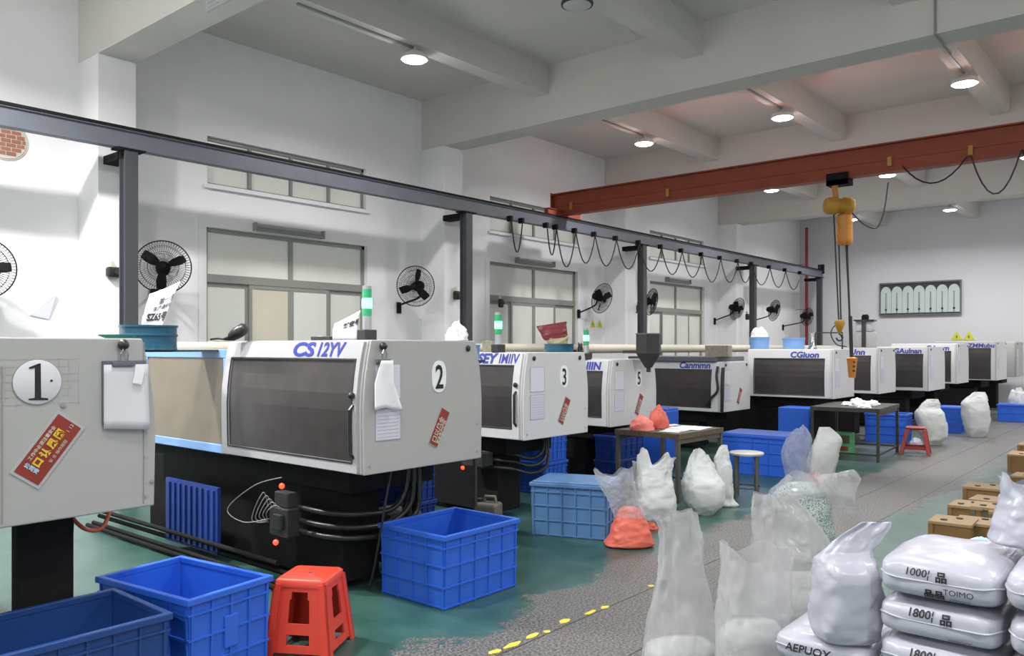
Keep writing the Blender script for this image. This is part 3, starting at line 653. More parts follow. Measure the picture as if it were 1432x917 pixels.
for k, z in enumerate((.62, .52, .44)):
    hose(m2, [(-.5, .9, z), (-.46, .62, z-.01), (-.28, .46, z-.03), (.0, .41, z-.03), (.14+.06*k, .41, z+.08), (.18+.06*k, .41, z+.25), (.18+.06*k, .42, .97)], .022)
hose(m2, [(-.24, .12, .97), (-.27, .15, .75), (-.28, .2, .5), (-.26, .3, .2), (-.22, .4, .03)], .009, 'cable')
hose(m2, [(.30, .5, .97), (.32, .48, .8), (.26, .5, .6), (.34, .6, .45)], .04)
hose(m2, [(.40, .5, .97), (.40, .48, .8), (.36, .5, .66), (.42, .6, .5)], .03)
MB().box(.1, .5, .55, .95, .1, .5).build('pump_motor', 'charcoal', m2, bevel=.05)
hose(m2, [(-.7, 1.0, .55), (-.76, 1.25, .5), (-.78, 1.45, .58), (-.7, 1.2, .78), (-.62, .95, .86)], .004, 'frame_grey', 'wire')
# number 1 legs and cables
for (xa, xb) in ((.02, .30), (-.45, -.12)): MB().box(xa, xb, .33, .43, .02, .96).build('support_leg', 'black', m1, bevel=.01)
MB().box(-.45, .3, .3, .8, 0, .03).build('foot_plate', 'black', m1)
MB().tube([(-.13, .5, .9), (-.02, .45, .05)], .016, 6).build('brace', 'charcoal', m1)
hose(m1, [(.32, .5, .93), (.40, .45, .82), (.50, .45, .81), (.58, .5, .93)], .012, 'cable_orange', 'orange_cable')
hose(m1, [(-.3, 1.0, .80), (-.1, .95, .74), (.1, 1.0, .82)], .012, 'cable_orange', 'orange_cable')
hose(m1, [(.33, .6, .95), (.36, .7, .55), (.40, 1.0, .25), (.62, 1.2, .02), (1.0, 1.5, .015), (1.3, 1.8, .015)], .009, 'cable_grey', 'grey_cable')
hose(m1, [(.44, .7, .95), (.45, .8, .5), (.5, 1.2, .15), (.75, 1.4, .02), (1.1, 1.7, .015)], .009, 'cable', 'black_cable')
MB().box(.32, .37, .72, .78, .62, .86).build('switch_box', 'aluminium', m1)
# number 3 hoses
vb = MB(); vb.box(-.60, -.42, .55, .85, .58, .72); vb = vb.build('valve_block', 'charcoal', m3, bevel=.01)
MB().lathe([(.0, -.022), (.017, -.014), (.021, 0), (.017, .014), (0, .022)], 12, o=(-.63, .8, .56)).build('red_lamp', 'led_red', vb, True)
for k, z in enumerate((.72, .64, .56)):
    hose(m3, [(-.45, .75, z), (-.25, .45, z-.02), (-.05, .32, z-.08), (.10+.04*k, .28, z+.0), (.16+.05*k, .35, .88)], .02)
# number 6: strap and dark top plate; machine 7 top
hose(m6, [(-.60, .07, 1.52), (-.63, .08, 1.35), (-.635, .06, 1.1), (-.66, .18, .95), (-.66, .26, .82)], .022, 'rubber', 'strap')
hose(m6, [(-.57, -.02, 1.50), (-.60, -.02, 1.2), (-.61, -.02, .9), (-.6, -.01, .72)], .03, 'rubber', 'strap')
MB().box(-.62, .6, .12, 1.9, 1.60, 1.69).build('top_plate', 'steel_paint', m6, bevel=.01)
# ------------------------------------------------------------------ plastic crates
def crate(lb, loc, rz, L_, W_, H_, m, lid=False, nx=5, ny=4, nz=3, plate=False):
    """origin at the corner of the base; L_ along x, W_ along y"""
    t = thing('plastic_crate', lb, 'crate', loc, rz, 'blue plastic crates'); th = .012; tp = .012
    b = MB()
    def wallp(p): b.hexa(p)
    i0 = .02
    # slightly tapered open box: outer / inner rings
    def ring(z, o): return [(o, o, z), (L_-o, o, z), (L_-o, W_-o, z), (o, W_-o, z)]
    o0, o1 = ring(0, i0), ring(H_, .006); n0, n1 = ring(.02, i0+th), ring(H_, .006+th)
    vs_ = o0+o1+n0+n1
    fs = [(3, 2, 1, 0), (8, 9, 10, 11)]
    for k in range(4):
        k2 = (k+1) % 4
        fs += [(k, k2, 4+k2, 4+k), (8+k2, 8+k, 12+k, 12+k2), (4+k, 4+k2, 12+k2, 12+k)]
    b.add(vs_, fs); b.build('body', m, t)
    r = MB(); w_ = .022
    r.box(-.012, L_+.012, -.012, w_, H_-.03, H_+.006).box(-.012, L_+.012, W_-w_, W_+.012, H_-.03, H_+.006).box(-.012, w_, w_, W_-w_, H_-.03, H_+.006).box(L_-w_, L_+.012, w_, W_-w_, H_-.03, H_+.006)
    r.build('rim', m, t, bevel=.005)
    rb = MB(); q = .010
    def inset(z): return i0+(.006-i0)*z/H_
    zz = [.0]+[H_*(k+1)/(nz+.35) for k in range(nz)]
    zz = [.015]+[H_*f for f in ([.30, .58, .84] if nz == 3 else [.5, .82])]
    for z in zz:
        e = inset(z); rb.box(e-q, L_-e+q, e-q, e, z-.006, z+.006).box(e-q, L_-e+q, W_-e, W_-e+q, z-.006, z+.006).box(e-q, e, e, W_-e, z-.006, z+.006).box(L_-e, L_-e+q, e, W_-e, z-.006, z+.006)
    def vert(xa, ya, dx, dy):
        a = []
        for z in (0, H_-.03):
            e = inset(z)
            if dy: yy = (e-q if ya < 0 else W_-e); a += [(xa-.006, yy, z), (xa+.006, yy, z), (xa+.006, yy+q, z), (xa-.006, yy+q, z)]
            else: xx = (e-q if xa < 0 else L_-e); a += [(xx, ya-.006, z), (xx+q, ya-.006, z), (xx+q, ya+.006, z), (xx, ya+.006, z)]
        rb.hexa(a)
    for k in range(nx+1):
        for s in (-1, 1): vert(i0+.006+(L_-2*i0-.012)*k/nx, s, 0, 1)
    for k in range(ny+1):
        for s in (-1, 1): vert(s, i0+.006+(W_-2*i0-.012)*k/ny, 1, 0)
    rb.build('moulded_ribs', m, t)
    if plate:
        MB().box(L_*.42, L_*.58, i0-.022, i0-.002, H_*.38, H_*.72).build('grip_plate', m, t, bevel=.004)
        MB().box(L_-i0-.0, L_-i0+.014, W_*.38, W_*.62, H_*.30, H_*.74).build('grip_plate', m, t, bevel=.004)
    if lid:
        MB().box(.01, L_-.01, .01, W_-.01, H_+.006, H_+.02).build('lid', m, t, bevel=.006)
    return t
crate('shade-darkened blue open crate standing under the hood numbered 1', (1.22, 3.99, 0), 0, .80, .64, .50, 'crate_hood_shade', nx=6)
crate('bright blue open crate between the shade-darkened crate and the large red stool', (2.15, 4.05, 0), R(8), .55, .83, .52, 'crate_blue', nx=4, ny=5, plate=True)
crate('bright blue open crate in front of the hood numbered 2', (4.03, 4.04, 0), 0, .81, .69, .52, 'crate_blue')
crate('pale blue lidded crate beside the bag of red pellets', (6.24, 5.05, 0), R(-70)-R(0), .77, .58, .515, 'crate_pale', lid=True, nx=5)
def small(lb, px, py, rz, L_, W_, H_, m='crate_blue', lid=False, z=0):
    p = gp(px, py) if z == 0 else px; return crate(lb, (p[0], p[1], z), rz, L_, W_, H_, m, lid, nx=5, ny=4)
crate('blue lidded crate behind the round steel stool', (11.28, 4.48, 0), R(3), .75, .98, .57, 'crate_blue', lid=True)
crate('blue crate behind the legs of the second work table', (16.75, 4.30, 0), R(4), .6, .75, .56, 'crate_blue')
crate('blue crate between the two white bags near the far machines', (19.5, 3.9, 0), R(3), .6, .62, .55, 'crate_blue', lid=True)
cg = crate('blue crate with a small white bag on top near the far wall', (23.5, 3.05, 0), R(2), .65, .85, .42, 'crate_blue', lid=True, nz=2)
crate('lower blue crate of a stack in the gap after the machine numbered 2', (5.25, 5.80, 0), 0, .42, .62, .34, 'crate_low_shade')
crate('upper blue crate of a stack in the gap after the machine numbered 2', (5.25, 5.80, .348), 0, .42, .62, .42, 'crate_low_shade')
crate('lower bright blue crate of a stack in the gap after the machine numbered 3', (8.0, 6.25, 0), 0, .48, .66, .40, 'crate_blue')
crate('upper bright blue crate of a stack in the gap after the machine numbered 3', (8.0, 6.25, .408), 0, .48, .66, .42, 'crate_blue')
crate('shade-darkened blue lower crate below the machine numbered 5', (9.15, 5.96, 0), 0, .75, .33, .33, 'crate_low_shade')
crate('shade-darkened blue upper crate below the machine numbered 5', (9.15, 5.96, .338), 0, .75, .33, .33, 'crate_low_shade')
def cabinet(lb, loc, a, b, h):
    t = thing('tool_cabinet', lb, 'cabinet', loc, 0, 'blue floor cabinets'); MB().box(0, a, 0, b, .05, h).build('body', 'crate_blue', t, bevel=.01)
    MB().box(.02, a-.02, -.016, 0, .09, h-.04).build('door', 'crate_blue', t, bevel=.006); MB().box(a*.8, a*.8+.02, -.04, -.016, h*.45, h*.6).build('handle', 'charcoal', t)
    f = MB(); f.box(.02, .08, .02, .08, 0, .05).box(a-.08, a-.02, .02, .08, 0, .05).box(.02, .08, b-.08, b-.02, 0, .05).box(a-.08, a-.02, b-.08, b-.02, 0, .05); f.build('feet', 'charcoal', t)
cabinet('tall plain blue cabinet behind the paper-covered work table', (10.9, 6.2, 0), .42, .5, .92)
cabinet('blue cabinet in the dark below the wide-windowed machine', (14.0, 5.15, 0), .5, .55, .80)
# ------------------------------------------------------------------ stools, tables
def solid_stool(lb, loc, rz):
    t = thing('plastic_stool', lb, 'stool', loc, rz); h = .46; a = .16; bt = .212
    def wv(z): f = z/h; return bt+(a-bt)*f
    tp = MB(); n = 8; ring = []
    def rrect(r, c, z): 
        out = []
        for (sx_, sy_, a0) in ((1, 1, 0), (-1, 1, 90), (-1, -1, 180), (1, -1, 270)):
            for k in range(5): q = R(a0+k*22.5); out.append((sx_*(r-c)+c*math.cos(q), sy_*(r-c)+c*math.sin(q), z))
        return out
    rr_ = [rrect(a, .03, h-.05), rrect(a, .03, h-.012), rrect(a-.012, .03, h)]
    vs_ = sum(rr_, []); k = 20; fs = []
    for i in range(2):
        for j in range(k): fs.append((i*k+j, i*k+(j+1) % k, (i+1)*k+(j+1) % k, (i+1)*k+j))
    fs.append(tuple(2*k+j for j in range(k))); tp.add(vs_, fs)
    tp.build('seat', 'stool_red', t, True)
    MB().lathe([(.012, h-.001), (.012, h+.0005)], 10).build('drain_hole', 'ink', t)
    # four side panels with an arched opening and a small slot, legs at the corners
    for s in range(4):
        m = Matrix.Rotation(R(90*s), 4, 'Z'); th = .012
        def P(u, z, dep): 
            w_ = wv(z); return m @ Vector((u*w_, -w_+dep, z))
        sp = MB()
        us = [-1, -.72, -.36, -.30, .30, .36, .72, 1]; zs_ = [0, .03, .075, .137, .2, .34, .385, h-.03]
        def hole(u, z): return (abs(u) < .36 and .2 < z < .34) or (abs(u) < .30 and .34 < z < .385) or (abs(u) < .36 and .075 < z < .137) or (abs(u) < .72 and z < .03)
        for i in range(len(us)-1):
            for j in range(len(zs_)-1):
                if hole((us[i]+us[i+1])/2, (zs_[j]+zs_[j+1])/2): continue
                u0, u1, z0, z1 = us[i], us[i+1], zs_[j], zs_[j+1]; d_ = .0 if abs(u0+u1)/2 > .72 else .010
                sp.hexa([P(u0, z0, d_), P(u1, z0, d_), P(u1, z0, d_+th), P(u0, z0, d_+th), P(u0, z1, d_), P(u1, z1, d_), P(u1, z1, d_+th), P(u0, z1, d_+th)])
        sp.build('side_panel', 'stool_red', t)
    return t
p = at_d(434, 800, 5.02)
solid_stool('large red plastic stool with arched side openings beside the bright blue crate', (p.x, p.y, 0), YAW-R(90)-R(9))
def open_stool(lb, loc, rz):
    t = thing('plastic_stool', lb, 'stool', loc, rz); h = .47; a = .15; bt = .22
    MB().box(-a, a, -a, a, h-.045, h).build('seat', 'stool_dark', t, bevel=.02)
    for sx_ in (-1, 1):
        for sy_ in (-1, 1):
            l = MB(); x0, y0, x1, y1 = sx_*bt, sy_*bt, sx_*(a-.02), sy_*(a-.02)
            l.hexa([(x0-.03, y0-.03, 0), (x0+.03, y0-.03, 0), (x0+.03, y0+.03, 0), (x0-.03, y0+.03, 0), (x1-.045, y1-.045, h-.04), (x1+.03*(1 if sx_ > 0 else 1), y1-.045, h-.04), (x1+.03, y1+.03, h-.04), (x1-.045, y1+.03, h-.04)])
            l.build('leg', 'stool_dark', t, bevel=.006)
    for k in range(4):
        m = Matrix.Rotation(R(90*k), 4, 'Z'); MB().obox(m @ Vector((0, -.198, .11)), (.38, .02, .05), m).build('stretcher', 'stool_dark', t)
    return t
p = gp(1280, 634); open_stool('small dark red open-leg plastic stool by the second work table', (p.x, p.y, 0), R(12))
p = at_d(1044, 637, 10.05)
rs = thing('round_stool', 'round steel stool with pale seat beside the white bags', 'stool', (p.x, p.y, 0), R(20))
MB().lathe([(.17, .525), (.205, .53), (.21, .55), (.2, .56), (.05, .562)], 28).build('seat', 'seat_pale', rs, True)
for k in range(4):
    q = R(45+90*k); c, s = math.cos(q), math.sin(q)
    MB().obox((c*.17, s*.17, .263), (.032, .032, .526), Matrix.Rotation(q, 4, 'Z')).build('leg', 'stool_leg', rs)
MB().lathe([(.165, .12), (.175, .12), (.175, .14), (.165, .14), (.165, .12)], 24, cap=False).build('foot_ring', 'stool_leg', rs)
def table(lb, P0, P1, P3, h, skirt, TM='table_steel', EM='table_edge'):
    """near corner, far-right corner, far-left corner on the floor"""
    P0, P1, P3 = map(Vector, (P0, P1, P3)); ux = P1-P0; L_ = ux.length; rz = math.atan2(ux.y, ux.x); W_ = abs((P3-P0).dot(Vector((-math.sin(rz), math.cos(rz), 0))))
    t = thing('work_table', lb, 'table', (P0.x, P0.y, 0), rz)
    MB().box(0, L_, 0, W_, h-.03, h).build('table_top', TM, t, bevel=.004)
    e = MB(); e.box(-.01, 0, -.01, W_+.01, h-.06, h+.004).box(0, L_, -.01, 0, h-.06, h+.004).box(L_, L_+.01, -.01, W_+.01, h-.06, h+.004).box(0, L_, W_, W_+.01, h-.06, h+.004); e.build('edge_angle', EM, t)
    for x in (.0, L_-.045):
        for y in (0, W_-.045): MB().box(x, x+.045, y, y+.045, 0, h-.03).build('leg', TM, t)
    for y in (.01, W_-.035): MB().box(.045, L_-.045, y, y+.025, .10, .125).build('stretcher', TM, t)
    for x in (.01, L_-.035): MB().box(x, x+.025, .045, W_-.045, .10, .125).build('stretcher', TM, t)
    for y in (.01, W_-.035): MB().box(.045, L_-.045, y, y+.025, h-.12, h-.06).build('apron', TM, t)
    if skirt: MB().box(.05, L_*.55, W_-.06, W_-.045, .35, h-.06).build('back_sheet', 'black', t)
    return t, L_, W_
t1, tl, tw = table('steel work table with scuffed rim, covered with white papers', (8.62, 4.72, 0), (9.70, 4.68, 0), (8.66, 5.62, 0), .82, False)
t2, tl2, tw2 = table('dark steel frame work table beside the dark red stool', (13.75, 3.93, 0), (15.35, 4.06, 0), (13.7, 5.0, 0), .86, True, 'table_dark', 'table_dark')
def crumple(name, lb, cat, loc, rx, ry, h, m, seed, rz=0, n=26, amp=.25, group=None):
    def f(u, v):
        th = 2*math.pi*u; ph = v*math.pi/2; x, y, z = math.cos(th)*math.cos(ph), math.sin(th)*math.cos(ph), math.sin(ph)
        k = 1+amp*noise.noise((x*2.2+seed, y*2.2, z*2.2))+amp*.5*noise.noise((x*6+seed, y*6, z*6))
        return (rx*x*k, ry*y*k, max(0, h*z*k))
    b = MB().grid(f, n, 12, True); b.f.append(tuple(range(n-1, -1, -1)))
    o = b.build(name, m, None, True); o.location = loc; o.rotation_euler = (0, 0, rz); return tag(o, lb, cat, group)
def sheet(lb, loc, rz, a, b_, seed, m='paper', curl=.02, name='paper_sheet', group=None, th=.003):
    def top(u, v):
        return ((u-.5)*a, (v-.5)*b_, th+curl*max(0, noise.noise((u*2+seed, v*2, 0))))
    g = MB(); n = 9; g.grid(top, n, n); g.grid(lambda u, v: ((u-.5)*a, (v-.5)*b_, 0), n, n)
    k = n*n; edge = [i for i in range(n)]+[n*j+n-1 for j in range(1, n)]+[n*(n-1)+i for i in range(n-2, -1, -1)]+[n*j for j in range(n-2, 0, -1)]
    for i in range(len(edge)): e0, e1 = edge[i], edge[(i+1) % len(edge)]; g.f.append((e0, e0+k, e1+k, e1))
    o = g.build(name, m, None); o.location = loc; o.rotation_euler = (0, 0, rz); return tag(o, lb, 'paper', group)
sheet('large white paper spread on the scuffed work table', (9.40, 4.98, .824), .12, .48, .42, 1, curl=.03, name='paper_sheet')
sheet('small white paper before the orange bag on the scuffed work table', (8.93, 4.95, .824), .15, .38, .26, 3, curl=.03)
sheet('white paper at the edge of the scuffed work table', (9.5, 5.40, .824), -.1, .28, .26, 9, curl=.02)
crumple('plastic_bag', 'coral pink crumpled bag on the scuffed work table', 'bag', (8.79, 5.32, .824), .155, .15, .17, 'pellet_pink', 4, 0)
ob = crumple('plastic_bag', 'orange red bag of parts standing on the scuffed work table', 'bag', (9.16, 5.30, .824), .145, .12, .27, 'pellet_red', 8, 0, amp=.22)
for k in range(6):
    x = 13.95+k*.22; q = Vector((x, 4.22+.18*(k % 3)+.02*k, .864))
    crumple('white_cloth', 'crumpled white cloth lying on the dark steel frame work table', 'cloth', q, .105, .10, .06+.025*(k % 2), 'cloth', 20+k, k, amp=.35, group='white cloths on the work table')
gb = thing('carton', 'green and red printed carton under the dark steel frame work table', 'carton', (14.55, 4.62, .0), R(5))
MB().box(0, .26, 0, .3, 0, .36).build('body', 'green_plain', gb, bevel=.004)
MB().box(-.004, 0, .05, .2, .05, .13).build('red_print', 'sticker_red', gb); MB().box(-.003, 0, .03, .25, .18, .32).build('dark_print', 'box_green', gb)
jc = gp(723, 740)
jt = thing('jerry_can', 'grey brown jerry can on the floor beside the pale blue lidded crate', 'can', (5.95, 5.35, 0), R(20))
MB().box(-.10, .10, -.12, .12, 0, .33).build('body', 'jerry', jt, bevel=.035, seg=3)
MB().tube([(0, -.08, .32), (0, -.07, .385), (0, .03, .385), (0, .05, .32)], .017, 8).build('handle', 'jerry', jt, True)
MB().lathe([(.03, .32), (.03, .36), (.02, .365)], 12, o=(0, .09, 0)).build('cap', 'charcoal', jt)
# ------------------------------------------------------------------ wall fans
def fan(lb, px, py, dia, yaw, pitch, wallY, Y=None, arm_dir=1, spin=0):
    Y = Y or wallY-.55; c = onY(px, py, Y)
    t = thing('wall_fan', lb, 'fan', (c.x, c.y, c.z), 0, 'black wall fans')
    m = Matrix.Rotation(yaw, 4, 'Z') @ Matrix.Rotation(pitch, 4, 'X')    # blows along local -y
    r = dia/2
    def T(x, y, z): return m @ Vector((x, y, z))
    g = MB()
    def dome(s, rho): return s*(.095*(1-(rho/r)**2)+.005)
    for s in (-1, 1):
        for rho in (r*.25, r*.55, r*.8): g.tube([T(rho*math.cos(R(a)), dome(s, rho), rho*math.sin(R(a))) for a in range(0, 360, 15)], .0028, 3, closed=True)
        for k in range(60):
            q = 2*math.pi*k/60; g.tube([T(rho*math.cos(q+.25*s*(1-rho/r)), dome(s, rho), rho*math.sin(q+.25*s*(1-rho/r))) for rho in (r*.12, r*.45, r*.75, r)], .0026, 3, cap=False)
    g.build('guard', 'black', t)
    MB().tube([T(r*math.cos(R(a)), 0, r*math.sin(R(a))) for a in range(0, 360, 10)], .008, 6, closed=True).build('guard_rim', 'black', t, True)
    for k in range(3):
        q = spin+2*math.pi*k/3; bl = MB()
        def f(u, v):
            rho = .05+(r*.86-.05)*u; w_ = .022+.036*math.sin(u*math.pi*.75); a_ = q+(v-.5)*w_*2.2/max(rho, .1); tw_ = (v-.5)*.07
            return T(rho*math.cos(a_), tw_, rho*math.sin(a_))
        bl.grid(f, 7, 5); o = bl.build('blade', 'black', t, True); sd = o.modifiers.new('solid', 'SOLIDIFY'); sd.thickness = .004
    hb = MB(); hb.tube([T(0, y, 0) for y in (-.10, -.09, -.03, .0)], [.03, .055, .06, .06], 16); hb.build('hub', 'black', t, True)
    mo = MB(); mo.tube([T(0, y, 0) for y in (.03, .06, .20, .26, .28)], [.07, .09, .09, .07, .02], 16); mo.build('motor', 'black', t, True)
    wx = arm_dir*.18; wz = -.32; e = Vector((wx, wallY-c.y, wz))
    MB().tube(smooth_path([T(0, .14, -.06), T(0, .16, -.2), e+Vector((-.02*arm_dir, -.12, .03)), e+Vector((0, -.03, 0))], 5), .018, 8).build('arm', 'black', t, True)
    MB().obox(e+Vector((0, -.02, -.03)), (.09, .04, .2)).build('wall_plate', 'black', t, bevel=.008)
    return t
FL = math.atan2
cam_face = lambda px: YAW-R(90)-math.atan((px-716)/F)
fan('black wall fan on the wall left of the first pillar', -27, 375, .70, cam_face(0), R(0), WY, spin=.1)
fan('black wall fan behind the printed paper, beside the first pillar', 228, 373, .70, cam_face(228)+.0, R(-6), WY, Y=10.45, spin=R(25))
fan('black wall fan between the widest window and the second pillar', 581, 400, .70, cam_face(581)-R(22), R(6), WY, Y=10.45, spin=R(75))
fan('black wall fan above the pair of small yellow warning signs', 842, 417, .70, cam_face(842)+R(50), R(16), WY, arm_dir=-1, spin=.4)
fan('black wall fan half hidden behind the third steel post', 911, 422, .68, cam_face(911)+R(64), R(12), WY, arm_dir=-1, spin=.9)
fan('black wall fan right of the window nearest the far wall', 1031, 432, .68, cam_face(1031)+R(58), R(18), WY, Y=10.45, arm_dir=-1, spin=.2)
fan('black wall fan just past the fourth steel post', 1083, 434, .68, cam_face(1083)+R(60), R(12), WY, Y=10.45, arm_dir=-1, spin=.7)
fan('black wall fan in front of the red fire pipe', 1129, 443, .62, cam_face(1129)+R(52), R(10), WY, Y=10.3, arm_dir=-1, spin=.5)
def isolator(lb, px, py, Y, a=.2, h=.13):
    p = onY(px, py, Y); t = thing('isolator_switch', lb, 'switch', (p.x, Y, p.z), 0)
    MB().box(-a/2, a/2, -.1, 0, -h/2, h/2).build('case', 'rubber', t, bevel=.03, seg=3)
    MB().cyl((0, -.13, 0), (0, -.1, 0), .03, n=12).build('knob', 'charcoal', t)
    MB().box(-.05, -.01, -.07, -.02, h/2, h/2+.07).build('cable_gland', 'cream', t)
isolator('black rounded switch box on the first pillar beside the steel post', 158, 381, PY)
isolator('black switch on the second pillar beside the steel post', 636, 413, PY, .12, .16)
isolator('small black switch right of the second steel post', 698, 424, WY, .1, .18)
isolator('small black switch near the third steel post', 891, 431, PY, .13, .16)
isolator('small black switch left of the fourth steel post', 1043, 443, PY, .13, .18)
# wall notices
def triangle(name, lb, o, ux, n, s, grp):
    o, ux, n = map(Vector, (o, ux, n)); t = thing(name, lb, 'sign', o, 0, grp); b = MB()
    def tri(r, d0, d1):
        pts = [ux*(r*math.cos(R(a)))+Vector((0, 0, r*math.sin(R(a)))) for a in (90, 210, 330)]
        return MB().add([p+n*d0 for p in pts]+[p+n*d1 for p in pts], [(0, 1, 2), (5, 4, 3), (0, 3, 4, 1), (1, 4, 5, 2), (2, 5, 3, 0)])
    tri(s, 0, .006).build('plate', 'sign_yellow', t)
    mk = MB(); z = Vector((0, 0, 1)); pts = [(.06, .35), (-.16, -.02), (-.02, 0), (-.08, -.35), (.14, .06), (0, .04)]
    mk.add([ux*(a*s*1.1)+z*(b_*s*1.1)+n*.008 for a, b_ in pts]+[ux*(a*s*1.1)+z*(b_*s*1.1)+n*.005 for a, b_ in pts], [tuple(range(6)), tuple(range(11, 5, -1))]+[(i, i+6, (i+1) % 6+6, (i+1) % 6) for i in range(6)])
    mk.build('bolt_mark', 'ink', t)
    return t
for px in (1338, 1355):
    q = onX(px, 471, FX-.004); triangle('warning_sign', 'yellow triangle warning sign on the far wall', q, (0, -1, 0), (-1, 0, 0), .2, 'yellow warning triangles on the far wall')
for px in (829, 838.5):
    q = onY(px, 454, WY-.004); triangle('warning_sign', 'small yellow warning sign on the wall below a fan', q, (1, 0, 0), (0, -1, 0), .13, 'small yellow signs below the fan')
p = onY(57, 428, WY)
wp = MB(); pts = [(-.13, -.12), (.09, -.16), (.16, .17)]
n_ = len(pts); wp.add([(a, -.02-.05*(i == 2), b_) for i, (a, b_) in enumerate(pts)]+[(-.13, -.002, -.12), (.09, -.002, -.16), (.16, -.002, .17)], [(0, 1, 2), (5, 4, 3), (0, 3, 4, 1), (1, 4, 5, 2), (2, 5, 3, 0)])
wp = wp.build('folded_paper', 'paper'); wp.location = (p.x, WY, p.z); tag(wp, 'folded white paper triangle stuck on the wall beside the first pillar', 'paper')
# ------------------------------------------------------------------ bags
def interp(rows, t):
    n = len(rows)-1; f = t*n; i = min(int(f), n-1); u = f-i
    p0, p1, p2, p3 = rows[max(i-1, 0)], rows[i], rows[i+1], rows[min(i+2, n)]
    return [.5*((2*b)+(c-a)*u+(2*a-5*b+4*c-d)*u*u+(3*b-a-3*c+d)*u**3) for a, b, c, d in zip(p0, p1, p2, p3)]
def bag_mesh(rows, ns=56, nz=44, wr=.008, folds=0.0, nf=7, rim=None, cap=True, seed=0, sup=2.6, creases=1.0, sx=1.0, bottom=True):
    """rows bottom to top: (z, half width, half depth, cx, cy)"""
    hgt = rows[-1][0]-rows[0][0]
    def f(u, v):
        z, a, b, cx, cy_ = interp(rows, v); th = 2*math.pi*u; c, s = math.cos(th), math.sin(th)
        x = math.copysign(abs(c)**(2/sup), c); y = math.copysign(abs(s)**(2/sup), s)
        k = noise.noise((c*1.6+seed, s*1.6, z*5/max(hgt, .1)))*wr*1.2
        k += (abs(noise.noise((c*2.5+seed*2, s*2.5, z*26)))-.25)*wr*creases       # sideways creases
        k += folds*v**1.5*math.sin(nf*th+seed+3*noise.noise((seed, z*4, c)))        # upright folds towards the mouth
        k += folds*v*.8*noise.noise((c*5+seed, s*5, z*3))
        dz = 0
        if rim:
            q = (x+1)/2*(len(rim)-1); i = min(int(q), len(rim)-2); w_ = q-i; w_ = w_*w_*(3-2*w_)
            dz = (rim[i]*(1-w_)+rim[i+1]*w_)*max(0, (v-.72)/.28)**1.5
            dz += (.012*math.sin(5*th+seed))*max(0, (v-.8)/.2)
        e = min(1, v*12)
        return ((a+k*e)*x*sx+cx, (b+k*e)*y+cy_, z+dz)
    g = MB().grid(f, ns, nz, True)
    if bottom: g.f.append(tuple(range(ns-1, -1, -1)))
    if cap: g.f.append(tuple((nz-1)*ns+j for j in range(ns)))
    return g
def px_rows(rows, d, px0, base_z=0.0):
    """silhouette rows (y, left, right, depth ratio[, dy]) in picture pixels at depth d to metric rings"""
    out = []
    for r in rows:
        y, l, rr_, q = r[:4]; z = H-(y-HOR)*d/F
        out.append([z-base_z, (rr_-l)/2*d/F, (rr_-l)/2*d/F*q, ((l+rr_)/2-px0)*d/F, r[4] if len(r) > 4 else 0])
    out[0][0] = 0.0
    b = list(out[0]); b[1] *= .86; b[2] *= .86
    return [b]+out[0:] if True else out
def standing(lb, px0, d, rows, mat_, base_z=0.0, contents=None, grp=None, name='plastic_bag', cat='bag', film_z0=False, **kw):
    """contents: (rows, material) of the filling seen through the film"""
    p = at_d(px0, HOR, d); rz = YAW-R(90)
    R_ = px_rows(rows, d, px0, base_z); R_[1][0] = .018
    if film_z0:
        for i_, r_ in enumerate(rows): R_[i_+1][0] = H-(r_[0]-HOR)*d/F-base_z
        R_ = R_[1:]
    if contents:
        t = thing(name, lb, cat, (p.x, p.y, base_z), rz, grp)
        bag_mesh(R_, cap=False, bottom=not film_z0, **kw).build('film', mat_, t, True)
        C_ = px_rows(contents[0], d, px0, base_z); C_[1][0] = .022; C_[0][0] = .004
        k2 = dict(kw); k2['rim'] = None; k2['folds'] = 0
        bag_mesh([[r[0], r[1]*.97, r[2]*.97, r[3], r[4]] for r in C_], **k2).build('contents', contents[1], t, True)
        return t
    o = bag_mesh(R_, **kw).build(name, mat_, None, True); o.location = (p.x, p.y, base_z); o.rotation_euler = (0, 0, rz)
    return tag(o, lb, cat, grp)
# --- bags along the aisle
standing('clear bag half full of coral red pellets in front of the pale blue crate', 880, 7.60,
         [(722, 858, 904, .7), (712, 855, 900, .65), (700, 851, 896, .55), (680, 838, 888, .4), (664, 831, 884, .28)], 'film_clear', film_z0=True,
         contents=([(768, 843, 915, .75), (750, 850, 913, .8), (728, 857, 905, .7), (714, 864, 896, .5), (708, 872, 886, .3)], 'pellet_red'),
         folds=.008, nf=5, rim=[.06, .02, -.01, .06, .07], seed=1, wr=.010, creases=2)
standing('small red bag corner behind the clear bag of coral red pellets', 914, 8.25, [(752, 902, 927, .8), (742, 903, 922, .7), (730, 906, 915, .4)], 'pellet_red', seed=5)
standing('big white plastic bag with two upright ears by the table leg', 918, 8.75,
         [(728, 893, 944, .7), (705, 889, 945, .72), (680, 889, 941, .62), (662, 890, 939, .45), (650, 891, 941, .30), (643, 892, 944, .20)], 'bag_soft', folds=.014, nf=5, rim=[.05, .13, -.06, .0, .07, .02], seed=2, cap=False, creases=1.6, wr=.012)
standing('translucent bag behind the big white bag with two ears', 895, 9.2, [(715, 885, 906, .8), (690, 884, 906, .7), (665, 886, 905, .4), (648, 886, 902, .3)], 'film_milky', folds=.01, rim=[.02, 0, .03], seed=14)
